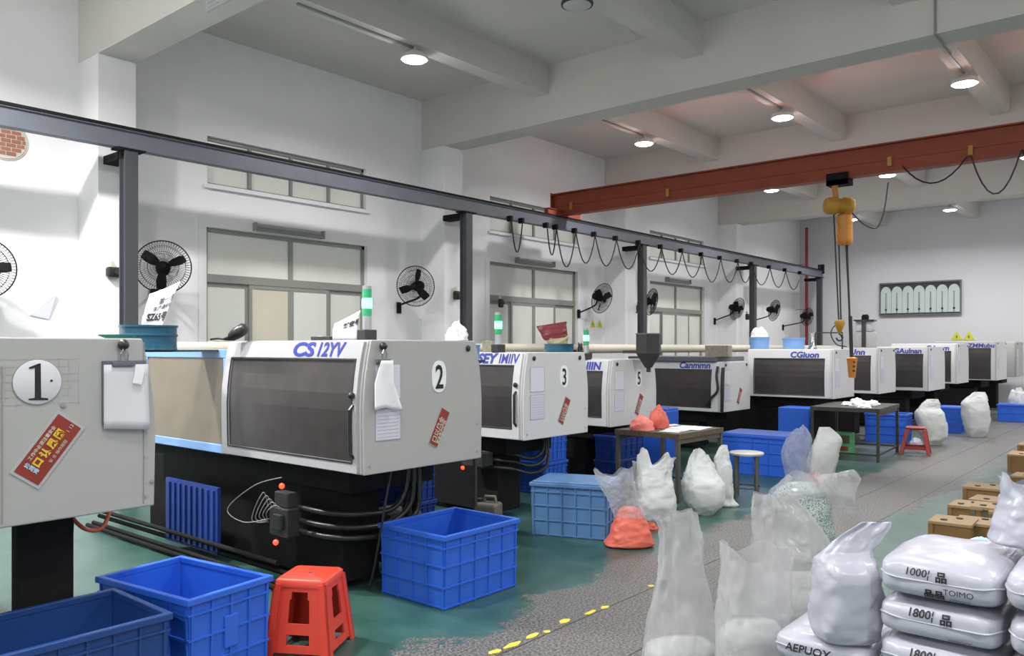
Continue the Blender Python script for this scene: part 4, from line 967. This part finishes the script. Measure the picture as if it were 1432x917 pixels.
standing('round full white bag with a gathered translucent neck beside the work table', 984, 9.05,
         [(718, 966, 1000, .85), (704, 958, 1010, .85), (688, 955, 1013, .85), (674, 954, 1011, .75), (664, 957, 1004, .6), (652, 961, 998, .4), (640, 965, 992, .28), (633, 969, 989, .2)], 'bag_soft', folds=.012, rim=[.0, .05, .03, -.03], seed=3, cap=False, creases=2.0, wr=.01)
standing('pointed white bag standing behind the round full white bag', 1012, 9.5,
         [(708, 1003, 1033, .8), (696, 1003, 1026, .8), (675, 1001, 1024, .7), (655, 999, 1023, .6), (643, 999, 1021, .4), (630, 1005, 1018, .3), (622, 1009, 1016, .2)], 'bag_soft', seed=6, wr=.012, creases=1.5)
standing('clear bluish bag leaning on the blue lidded crate', 1114, 10.75,
         [(672, 1102, 1128, .7), (655, 1097, 1132, .7), (635, 1094, 1134, .6), (618, 1097, 1135, .5), (607, 1106, 1133, .35), (600, 1115, 1128, .2)], 'film_blue', folds=.012, seed=7, rim=[0, .02, .05, 0], wr=.012)
standing('white bag with red flecks at its foot beside the clear bluish bag', 1152, 11.2,
         [(672, 1132, 1164, .7), (652, 1129, 1168, .75), (632, 1133, 1172, .7), (616, 1140, 1177, .55), (607, 1143, 1172, .4), (597, 1146, 1160, .25)], 'bag_soft', seed=8, wr=.012)
crumple('flecked_bag', 'small bag of red flecks at the foot of the white bag', 'bag', at_d(1138, 672, 10.9)*1, .13, .1, .17, 'red_flecks', 31)
standing('white sack with a crumpled tied neck beside the dark red stool', 1302, 15.5,
         [(622, 1291, 1314, .8), (610, 1289, 1322, .85), (592, 1284, 1322, .85), (577, 1281, 1318, .75), (570, 1285, 1314, .5), (564, 1290, 1314, .5), (558, 1297, 1311, .4)], 'bag_soft', seed=9, wr=.016, creases=1.6)
crumple('sack_ears', 'small crumpled white bag end beside the tied sack', 'bag', at_d(1281, 572, 15.3), .1, .09, .12, 'bag_white', 3)
standing('white sack with a folded-over top in front of the far machines', 1364, 16.9,
         [(609, 1355, 1376, .8), (597, 1351, 1381, .85), (577, 1347, 1382, .8), (563, 1346, 1381, .6), (554, 1355, 1380, .45), (548, 1362, 1377, .3)], 'bag_soft', seed=10, wr=.018, creases=1.4)
for o in bpy.data.objects:
    if o.name.startswith('flecked_bag'): o.location.z = 0
    if o.name.startswith('sack_ears'): o.location.z = 0; o.scale = (1.3, 1.3, 1.2)
p = at_d(1424, 563, 20.6); crumple('plastic_bag', 'small white bag lying on the crate near the far wall', 'bag', (p.x, p.y, .441), .28, .22, .36, 'bag_soft', 12)
# --- big translucent bags in the foreground
standing('tall empty-necked translucent bag with pinkish pellets, beside the yellow floor marking', 952, 4.62,
         [(962, 897, 1003, .7), (917, 898, 1005, .72), (880, 901, 1004, .72), (840, 911, 995, .6), (800, 922, 985, .5), (760, 926, 979, .42), (735, 924, 974, .3), (722, 917, 972, .25)], 'film_milky',
         contents=([(962, 897, 1003, .7), (930, 899, 1004, .7), (905, 904, 1002, .7), (892, 925, 985, .4)], 'bag_soft'), folds=.02, nf=6, rim=[-.0, -.01, .03, .045, .02], seed=11, wr=.012)
standing('open translucent bag with a wide mouth beside the stacked sacks', 1056, 4.15,
         [(985, 1002, 1112, .7), (930, 1002, 1110, .7), (880, 1003, 1106, .75), (840, 1008, 1104, .7), (810, 1013, 1106, .62), (790, 1012, 1110, .58)], 'film_milky',
         contents=([(985, 1002, 1112, .7), (930, 1003, 1108, .7), (890, 1005, 1102, .7), (868, 1020, 1085, .4)], 'bag_soft'), folds=.016, nf=5, rim=[.11, .05, .05, .09, .10, .05], seed=13, wr=.012)
standing('large slumped translucent white bag behind the open-mouthed bag', 1110, 5.35,
         [(880, 1052, 1178, .7), (835, 1050, 1176, .75), (795, 1050, 1170, .7), (760, 1050, 1158, .6), (730, 1050, 1140, .45), (708, 1051, 1118, .3), (695, 1055, 1098, .2)], 'film_milky',
         contents=([(880, 1052, 1178, .7), (840, 1054, 1174, .7), (815, 1064, 1160, .5), (800, 1085, 1140, .3)], 'bag_soft'), folds=.02, nf=5, seed=15, wr=.015, rim=[.02, .03, 0, .02])
t = standing('translucent bag of grey green speckled granules behind the slumped bag', 1120, 7.1,
         [(694, 1077, 1157, .62), (688, 1078, 1157, .58), (680, 1084, 1155, .5), (672, 1094, 1150, .4), (664, 1102, 1146, .3)], 'film_clear', film_z0=True,
         contents=([(780, 1086, 1168, .75), (755, 1085, 1168, .74), (722, 1081, 1163, .70), (698, 1079, 1157, .62), (682, 1088, 1148, .48), (674, 1103, 1135, .25)], 'pellet_green'), folds=.01, seed=17, wr=.012, rim=[.0, .03, .02, .03])
# loose neck of that bag flopping to the side
def neck(u, v):
    th = 2*math.pi*u; x = .12+.34*v; r1 = .13+.05*v+.02*math.sin(6*th+4*v)*v; r2 = .16+.02*math.sin(4*th)*v
    z = .60+.02*v+r1*math.sin(th)-.03*v*v; return (x+.035*math.sin(3*th+1)*v, r2*math.cos(th)*.7, z)
MB().grid(neck, 40, 12, True).build('neck', 'film_milky', t, True)
# --- stacks of filled sacks on pallets
def pallet(lb, x0, x1, y0, y1):
    t = thing('pallet', lb, 'pallet', ((x0+x1)/2, (y0+y1)/2, 0)); a, b = (x1-x0)/2, (y1-y0)/2
    for k in range(3): MB().box(-a, a, -b+k*(2*b-.08)/2, -b+.08+k*(2*b-.08)/2, 0, .09).build('bearer', 'pallet_wood', t)
    n = max(3, int((x1-x0)/.12))
    for k in range(n): MB().box(-a+k*2*a/n+.008, -a+(k+1)*2*a/n-.008, -b, b, .09, .11).build('deck_board', 'pallet_wood', t)
def sack(lb, loc, lx, ly, h, seed, print_=None, m='bag_white', rz=0):
    """lies on its base; marks on the face that looks along -x"""
    t = thing('filled_sack', lb, 'sack', loc, rz, 'filled white sacks in stacks')
    def se(c, n): return math.copysign(abs(c)**(2/n), c)
    def f(u, v):
        th = 2*math.pi*u; ph = (v-.5)*math.pi*.999; c, s = math.cos(th), math.sin(th); cp, sp_ = math.cos(ph), math.sin(ph)
        x = se(c, 8)*se(cp, 5.5); y = se(s, 8)*se(cp, 5.5); z = se(sp_, 4.0)
        bul = 1-.22*(x*x+y*y)/2 if z > 0 else 1
        nz_ = .012*noise.noise((x*1.7+seed, y*1.7, z))+.006*noise.noise((x*4+seed, y*4, z*3))
        e = .010*max(0, abs(x)-.55)*math.sin(y*14+seed)+.008*max(0, abs(y)-.55)*math.sin(x*12+seed*2)
        return (lx/2*x*(1+nz_*.6)+e, ly/2*y*(1+nz_*.6), h/2+(h/2*z*bul+nz_*.8*(1 if z > 0 else .2)))
    g = MB().grid(f, 72, 30, True); g.f += [tuple(range(71, -1, -1)), tuple(29*72+j for j in range(72))]
    zmin = min(v[2] for v in g.v); g.v = [(a, b_, c-zmin) for a, b_, c in g.v]
    g.build('body', m, t, True)
    sm = MB(); pts = []
    for k in range(72): q = 2*math.pi*k/72; pts.append((lx/2*1.004*se(math.cos(q), 8), ly/2*1.004*se(math.sin(q), 8), h*.52+.006*math.sin(4*q+seed)))
    sm.tube(pts, .005, 5, closed=True); sm.build('seam', m, t, True)
    if print_:
        bv = BVHTree.FromPolygons([Vector(v) for v in g.v], g.f)
        for (txt, yy, zz, s_, kw) in print_:
            vf = text_mesh(txt, s_, **kw); b = MB(); vs_ = []
            for v in vf[0]:
                hit = bv.ray_cast(Vector((-lx, yy-v[0], zz+v[1])), Vector((1, 0, 0)))[0]
                vs_.append((hit.x-.007 if hit else -lx/2*.9, yy-v[0], zz+v[1]))
            b.add(vs_, vf[1]); b.build('lettering', 'ink', t)
    return t
# main stack
SX = 3.68; th = .17
pallet('wooden pallet under the main stack of printed sacks', 3.70, 4.35, .60, 1.10)
names = ['bottom', 'second', 'third', 'fourth', 'top']
Pt = [('1000\u00a6', .125, .108, .044, dict(off=.0004, shear=.15)), ('\u54c1', .005, .100, .046, dict(off=.0015)), ('\u54c1\u54c1', .05, .028, .040, dict(off=.0015)), ('TOIMO', -.025, .050, .034, dict()), ('KPIMOCC', -.045, .022, .018, dict())]
Ps = [('1800\u00a6', .11, .105, .046, dict(off=.0008, shear=.1)), ('\u54c1', -.015, .094, .048, dict(off=.0015)), ('KPIMOCC', -.045, .022, .02, dict())]
for k in range(5):
    sack('white sack %s of the main stack%s' % (['at the very bottom', 'second from the bottom', 'in the middle', 'second from the top', 'on top'][k], ', printed 1000 and 1800 marks on its side'.replace('1000 and 1800', '1000' if k == 4 else '1800') if k >= 3 else ''), (SX+.33+.01*(k % 2), .828+.006*(k % 2), .11+k*th), .66, .47, th-.001 if k < 4 else th+.012, k+1, {4: Pt, 3: Ps, 2: Ps[:1]}.get(k))
pallet('wooden pallet under the low stack of sacks', 3.72, 4.3, 1.12, 1.50)
for k in range(3):
    sack('white sack %s of the low stack under the upright tied bag' % ['at the bottom', 'in the middle', 'on top'][k], (4.01, 1.32, .11+k*.14), .62, .44, .139, 20+k, [('AEPUOX', .15, .062, .052, dict(off=.0008, xs=1.0, shear=.15))] if k == 2 else None)
pallet('wooden pallet under the stack of plain sacks', 3.64, 4.28, .12, .58)
for k in range(5):
    sack('plain white sack %s of the unprinted stack' % ['at the bottom', 'second from the bottom', 'in the middle', 'second from the top', 'on top'][k], (3.95+.012*(k % 2), .355-.01*(k % 2), .11+k*.178), .66, .46, .177, 40+k, [('\u54c1', .02, .02, .04, dict(off=.001))] if k == 4 else None)
standing('upright white tied bag with its top folded over, on the low stack', 1190, 3.70,
         [(896, 1139, 1225, .85), (862, 1136, 1228, .9), (825, 1136, 1228, .9), (798, 1137, 1226, .9), (784, 1140, 1223, .75), (777, 1144, 1220, .5), (768, 1152, 1221, .3), (748, 1175, 1236, .16), (730, 1205, 1247, .08)], 'bag_white', base_z=.53, seed=21, wr=.012, creases=1.5, folds=.004)
standing('white open-topped bag standing on the unprinted stack', 1446, 3.5,
         [(769, 1388, 1484, .8), (735, 1392, 1480, .85), (710, 1399, 1476, .8), (690, 1404, 1474, .65), (672, 1400, 1470, .5)], 'bag_white', base_z=1.005, seed=23, wr=.01, cap=False, rim=[.03, -.02, .01, .02], folds=.006)
p = gp(1372, 792)
crumple('plastic_bag', 'pale ice blue plastic bag behind the main stack of printed sacks', 'bag', (p.x, p.y, 0), .19, .17, .24, 'ice_blue', 3, amp=.12)
# ------------------------------------------------------------------ tan mould boxes on the floor
def mould_box(lb, px, py, a, b, h, rz=0, m='wood', top='wood_pale', z=0):
    p = gp(px, py, z); t = thing('mould_box', lb, 'box', (p.x, p.y, z), rz, 'tan mould boxes on the floor')
    MB().box(0, a, -b, 0, 0, h-.03).build('body', m, t, bevel=.004)
    MB().box(-.012, a+.012, -b-.012, .012, h-.03, h).build('top_plate', top, t, bevel=.004)
    MB().box(-.012, 0, -.03, .012, 0, h-.03).build('corner_post', m, t)
    for k, (u, v) in enumerate(((.3, .3), (.72, .62))):
        MB().lathe([(.03, h), (.032, h+.008), (.02, h+.008)], 12, o=(a*u, -b*v, 0)).build('hole_ring', 'ink', t)
mould_box('tan mould box second from the sacks, with the tallest front', 1300, 759, .36, .34, .215, R(2))
mould_box('tan mould box nearest the main stack of sacks', 1290, 786, .30, .40, .17, R(-4))
mould_box('tan mould box tucked behind the second one', 1334, 757, .34, .36, .20, R(1))
mould_box('tan mould box in the middle of the row', 1327, 733, .38, .30, .21, 0)
mould_box('dark olive mould box in the middle of the row', 1359, 737, .34, .30, .22, R(3), 'box_green', 'wood_pale')
mould_box('tan mould box beside the olive one', 1356, 717, .36, .48, .16, R(-3))
mould_box('tan mould box fifth in the row with a tall end', 1348, 703, .40, .42, .20, R(2))
mould_box('tan mould box under the open-topped bag in view', 1384, 742, .34, .40, .20, R(2))
mould_box('tan mould box standing apart at the far end of the row', 1410, 660, .5, .5, .27, R(2))
mould_box('low tan mould box before the far one', 1414, 679, .4, .5, .14, R(-2))
mould_box('small tan mould box at the very end of the row', 1424, 641, .4, .4, .24, R(0))
# ------------------------------------------------------------------ things on top of the machines
def on(px, py, d): return at_d(px, py, d)
ztop1, ztop2, ztop3 = 1.90, 1.905, 1.80
dt = thing('round_drum', 'teal blue round tub standing on a ledge behind the hood numbered 1', 'tub', (2.47, 6.3, 1.58), 0)
p = at_d(208, 470, 6.6); dt.location = (p.x, p.y, H-(489-HOR)*6.6/F); dt.scale = (.91, .91, .89)
MB().lathe([(.24, 0), (.235, .02), (.235, .12), (.243, .125), (.243, .14), (.235, .145), (.235, .20), (.245, .205), (.245, .222), (.225, .222), (.222, .03)], 32, cap=True).build('tub_wall', 'teal_drum', dt, True)
MB().box(-.26, .585, -.16, .16, -.02, 0).build('shelf', 'table_edge', dt)
# printed sheet sticking out of the tub
def printed(lb, px, py, d, w_, h_, rz, tilt, lines, seed, bend=.12, lean=.11, nar=.38):
    p = at_d(px, py, d); t = thing('printed_paper', lb, 'paper', (p.x, p.y, p.z), rz)
    def f(u, v): return ((u-.5)*w_*(1-nar*(1-v))+lean*v**1.5, -bend*(u-.3)**2+tilt*v*.3, v*h_-(.07*(1-u) if v > .5 else 0)*v+.03*u*v)
    g = MB().grid(f, 10, 10).build('sheet', 'paper', t, True); sd = g.modifiers.new('solid', 'SOLIDIFY'); sd.thickness = .002
    for (txt, x, z, s_, kw) in lines:
        vf = text_mesh(txt, s_, **kw); b = MB()
        vs_ = []
        for v in vf[0]:
            u = (x+v[0])/w_+.5; vv = (z+v[1])/h_; q = f(max(0, min(1, u)), max(0, min(1, vv))); vs_.append((q[0], q[1]-.006, q[2]))
        b.add(vs_, vf[1]); b.build('print', 'ink', t)
    return t
printed('curled printed white paper standing in the teal tub before the first fan', 212, 476, 6.6, .27, .45, YAW-R(90), .1, [('\u7b2c\u4e00\u8f66\u95f4', -.02, .31, .06, dict(off=.001)), ('\u751f\u4ea7\u901a\u77e5\u5355', -.05, .26, .042, dict(off=.001)), ('SZ65\u53f7', -.09, .16, .075, dict(off=.003)), ('\u6ce8\u610f\u5b89\u5168', -.05, .08, .03, dict())], 2)
def clip(t, x, z, y=-.001, mag=True):
    c = MB(); c.lathe([(0, 0), (.026, .006), (.03, .022), (.02, .04), (0, .044)], 14, o=(x, y, z), m=Matrix.Rotation(R(90), 4, 'X')); c = c.build('magnet', 'rubber', t, True)
    MB().tube([(x, y-.03, z-.01), (x-.02, y-.03, z-.05), (x-.015, y-.022, z-.085), (x+.02, y-.022, z-.085), (x+.02, y-.03, z-.05), (x+.004, y-.03, z-.012)], .004, 6).build('clip_wire', 'chrome', c)
    MB().box(x-.06, x+.06, y-.03, y-.004, z-.115, z-.09).build('clip_jaw', 'steel_paint', c, bevel=.004)
# clipboard on number 1
px_, pz_ = m1p(170, 482); 
cb = thing('clipboard', 'clipboard with white papers hanging on the hood numbered 1', 'clipboard', (1.55+px_, YF-.004, pz_))
clip(cb, 0, 0, 0)
MB().box(-.105, .125, -.012, -.002, -.42, -.085).build('board', 'steel_paint', cb)
def cbp(u, v): return (-.10+.235*u, -.016-.02*(1-v)**2*u, -.44+.335*v-.02*u*(1-v))
g = MB().grid(cbp, 8, 8).build('paper_sheet', 'paper', cb, True); sd = g.modifiers.new('solid', 'SOLIDIFY'); sd.thickness = .003
MB().obox((.075, -.036, -.16), (.05, .003, .10), Matrix.Rotation(R(12), 4, 'Y')).build('paper_tag', 'cloth', cb)
# cloth clipped on number 2
p = onY(533, 484, YF); hc = thing('hanging_cloth', 'white cloth hanging from a clip on the hood numbered 2', 'cloth', (p.x, YF-.006, p.z))
clip(hc, 0, 0, 0)
def hcf(u, v):
    wl_ = .05+.07*(1-v); x = -.03-.06*min(1, (1-v)*2.2)+(.11+.14*(1-v))*u; return (x, -.022-.03*math.sin(u*7)*(1-v)*.6-.01, -.10-.345*(1-v)+.015*math.sin(u*5)*(1-v))
g = MB().grid(hcf, 14, 12).build('cloth', 'cloth', hc, True); sd = g.modifiers.new('solid', 'SOLIDIFY'); sd.thickness = .004
# items on hood 2
def carton(lb, loc, rz, a, b, h, m, name='carton', cat='box', tilt=0):
    t = thing(name, lb, cat, loc, rz); o = MB().box(-a/2, a/2, -b/2, b/2, 0, h).build('body', m, t, bevel=.004)
    MB().box(-a/2-.003, a/2+.003, -.02, .02, h-.002, h+.003).build('tape', 'cream', t); return t
p = at_d(466, 474, 6.5); carton('dark low tool tray on the hood numbered 2', (p.x, p.y, 1.908), .2, .30, .2, .03, 'charcoal', 'tool_tray', 'tray')
printed('white paper leaning on the signal light box of the hood numbered 2', 482, 475, 6.05, .20, .19, YAW-R(90), .05, [('\u9a7e\u5b89\u53f7', -.02, .10, .045, dict(off=.002))], 4, .05, .02, .1)
mic = thing('air_nozzle', 'black ribbed nozzle lying on the rear of the hood numbered 2', 'nozzle', (3.78, 6.05, 1.905), R(-50))
mic.location = (at_d(330, 480, 6.62).x, at_d(330, 480, 6.62).y, 1.905)
MB().tube([(-.10, 0, .015), (-.06, 0, .02), (-.04, 0, .03), (0, 0, .06), (.07, 0, .10), (.085, 0, .105)], [.01, .02, .038, .05, .05, .035], 14).build('grip', 'rubber', mic, True)
hose(mic, [(-.10, 0, .015), (-.16, .03, .02), (-.2, -.02, .012)], .008, 'cable', 'lead')
p = at_d(652, 470, 6.75)
bk = thing('blue_bin', 'small blue bin behind the corner of the hood numbered 2', 'bin', (5.0, 4.98, 0)); 
bk.location = (at_d(664, 480, 7.2).x, at_d(664, 480, 7.2).y, 1.74)
MB().lathe([(.04, 0), (.045, .12), (.05, .125), (.05, .135), (.042, .135), (.036, .02)], 16).build('bin_wall', 'guard_blue', bk, True)
MB().box(-.08, .08, -.05, .05, -.02, 0).cyl((0, 0, -1.74), (0, 0, -.02), .02, n=8).build('stand', 'charcoal', bk)
wb_ = crumple('plastic_bag', 'crumpled white plastic bag on the corner of the hood numbered 2', 'bag', (4.655, 4.52, 1.909), .08, .085, .13, 'cloth', 41, amp=.45)
# items on hood 3
p = at_d(706, 492, 8.9); carton('small tilted printed carton on the hood numbered 3', (6.62, 5.95, 1.803), .6, .15, .12, .12, 'carton')
bs = thing('round_basin', 'teal blue round basin on the hood numbered 3', 'basin', (7.25, 5.46, 1.803))
MB().lathe([(.155, 0), (.165, .03), (.165, .085), (.17, .09), (.155, .09), (.15, .02)], 28).build('basin_wall', 'teal_drum', bs, True)
rb_ = thing('snack_bag', 'maroon and cream printed bag standing in the teal basin', 'bag', (7.25, 5.46, 1.826), YAW-R(90)+R(0))
rb_.scale = (1.12, 1.12, 1.2); rb_.rotation_euler = (0, R(-9), YAW-R(90))
bag_mesh([[.0, .07, .05, 0, 0], [.02, .085, .05, 0, 0], [.10, .11, .05, 0, 0], [.12, .115, .045, -.01, 0]], wr=.006, seed=3).build('lower_half', 'bag_cream', rb_, True)
bag_mesh([[.105, .116, .047, -.008, 0], [.14, .125, .05, -.02, 0], [.20, .14, .035, -.03, 0], [.25, .15, .012, -.035, 0]], wr=.006, seed=3).build('upper_half', 'bag_maroon', rb_, True)
crumple('rubber_glove', 'black rubber glove draped at the far corner of the hood numbered 3', 'glove', (7.425, 5.295, 1.803), .032, .032, .10, 'rubber', 7, amp=.4)
rc = thing('red_rag', 'red rag hanging over the far edge of the hood numbered 3', 'rag', (7.445, 5.42, 1.80))
g = MB().grid(lambda u, v: (.02+.07*v-.004*math.sin(9*u), -.05+.09*u+.015*math.sin(6*v), .02-.19*v*v-.01*math.sin(8*u)), 8, 10).build('cloth', 'sticker_red', rc, True); sd = g.modifiers.new('solid', 'SOLIDIFY'); sd.thickness = .004
MB().grid(lambda u, v: (-.015+.035*v, -.05+.09*u, .018+.012*math.sin(5*u+3*v)), 6, 6).build('fold', 'sticker_red', rc, True)
# hopper in front of hood 5
p = at_d(907, 490, 11.05); zt = lambda y: H-(y-HOR)*11.05/F
hpz = thing('feed_hopper', 'dark grey square feed hopper above the hood numbered 5', 'hopper', (p.x, p.y, 0), 0)
zz = [zt(514), zt(494), zt(468)]; a = .18
h_ = MB(); vs_ = []
for (z, w_) in ((zz[0], .05), (zz[1], a), (zz[2], a)): vs_ += [(w_*math.cos(R(t_)), w_*math.sin(R(t_)), z) for t_ in range(22, 382, 60)]
fs = [tuple(range(5, -1, -1)), tuple(range(12, 18))]
for i in range(2):
    for j in range(6): fs.append((i*6+j, i*6+(j+1) % 6, (i+1)*6+(j+1) % 6, (i+1)*6+j))
h_.add(vs_, fs); h_.build('hopper_body', 'charcoal', hpz)
MB().lathe([(a*.98, zz[2]), (a*1.04, zz[2]+.004), (a*1.04, zz[2]+.02)], 6, m=Matrix.Rotation(R(22), 4, 'Z')).build('hopper_lid', 'steel_paint', hpz)
MB().cyl((0, 0, zz[0]-.06), (0, 0, zz[0]), .03, n=10).build('spout', 'charcoal', hpz)
MB().box(-.03, .03, .1, .4, zz[1]+.0, zz[1]+.04).build('bracket', 'charcoal', hpz)
# tubs on machines 6 and 7, box on 6
p = at_d(1005, 490, 14.6); carton('brown and grey printed carton on the machine with the black strap', (p.x, p.y, 1.69), .3, .5, .4, .2, 'carton')
def tub(lb, px, d, z, r, h, m, square=False):
    p = at_d(px, 480, d); t = thing('plastic_tub', lb, 'tub', (p.x, p.y, z)); MB().lathe([(r*.95, 0), (r, h), (r*.94, h), (r*.9, .02)], 24).build('tub_wall', m, t, True)
    MB().lathe([(r*1.03, h-.03), (r*1.03, h), (r, h)], 24, cap=False).build('tub_rim', m, t, True); return p
p = tub('blue round tub with a white cloth on the wide-windowed machine', 1062, 16.1, 1.82, .19, .24, 'guard_blue')
crumple('white_cloth', 'peaked white cloth in the blue tub on the wide-windowed machine', 'cloth', (p.x, p.y, 2.06), .17, .16, .19, 'cloth', 51, amp=.2)
tub('empty pale blue tub on the wide-windowed machine', 1110, 15.8, 1.82, .21, .22, 'guard_blue')
p = at_d(1210, 480, 17.15)
dr = thing('hopper_dryer', 'white hopper dryer with a black loader on the machine behind the hoist', 'dryer', (p.x, p.y, 1.85), R(10))
MB().lathe([(.22, .0), (.24, .03), (.24, .30), (.22, .33)], 20).build('dryer_body', 'door_white', dr, True)
MB().lathe([(.16, .33), (.19, .36), (.19, .54), (.17, .56)], 18).build('clear_chamber', 'sheet', dr, True)
MB().box(-.26, .26, -.2, .2, .56, .585).build('loader_plate', 'charcoal', dr); MB().lathe([(.07, .585), (.075, .66), (.05, .70)], 14).build('loader_motor', 'black', dr, True)
MB().box(-.27, -.23, -.04, .04, .02, .56).build('support_bar', 'charcoal', dr)
p = at_d(1162, 480, 15.7)
fr = thing('loader_frame', 'thin dark pipe frame with a chrome funnel on the machine behind the hoist', 'frame', (p.x-.0, p.y, 1.82), YAW-R(90))
MB().tube([(-.3, 0, .0), (-.3, 0, .32), (.22, 0, .32), (.22, 0, 0)], .016, 6).build('pipe_frame', 'charcoal', fr)
MB().lathe([(.1, 0), (.05, .08), (.045, .30), (.07, .32)], 14, o=(-.36, .0, 0)).build('funnel', 'chrome', fr, True)
hose(fr, [(.22, 0, .2), (.1, .03, .45), (-.0, 0, .3), (.1, 0, .1), (.3, .0, .05)], .012, 'cable', 'lead')
# green dish edge behind number 1
p = at_d(52, 474, 6.2)
gd_ = tag(MB().lathe([(.05, 0), (.12, .03), (.125, .035), (.115, .035), (.05, .01)], 24).build('green_dish', 'green_dish', None, True), 'mint green dish behind the hood numbered 1', 'dish'); gd_.location = (p.x, 5.4, 1.90)
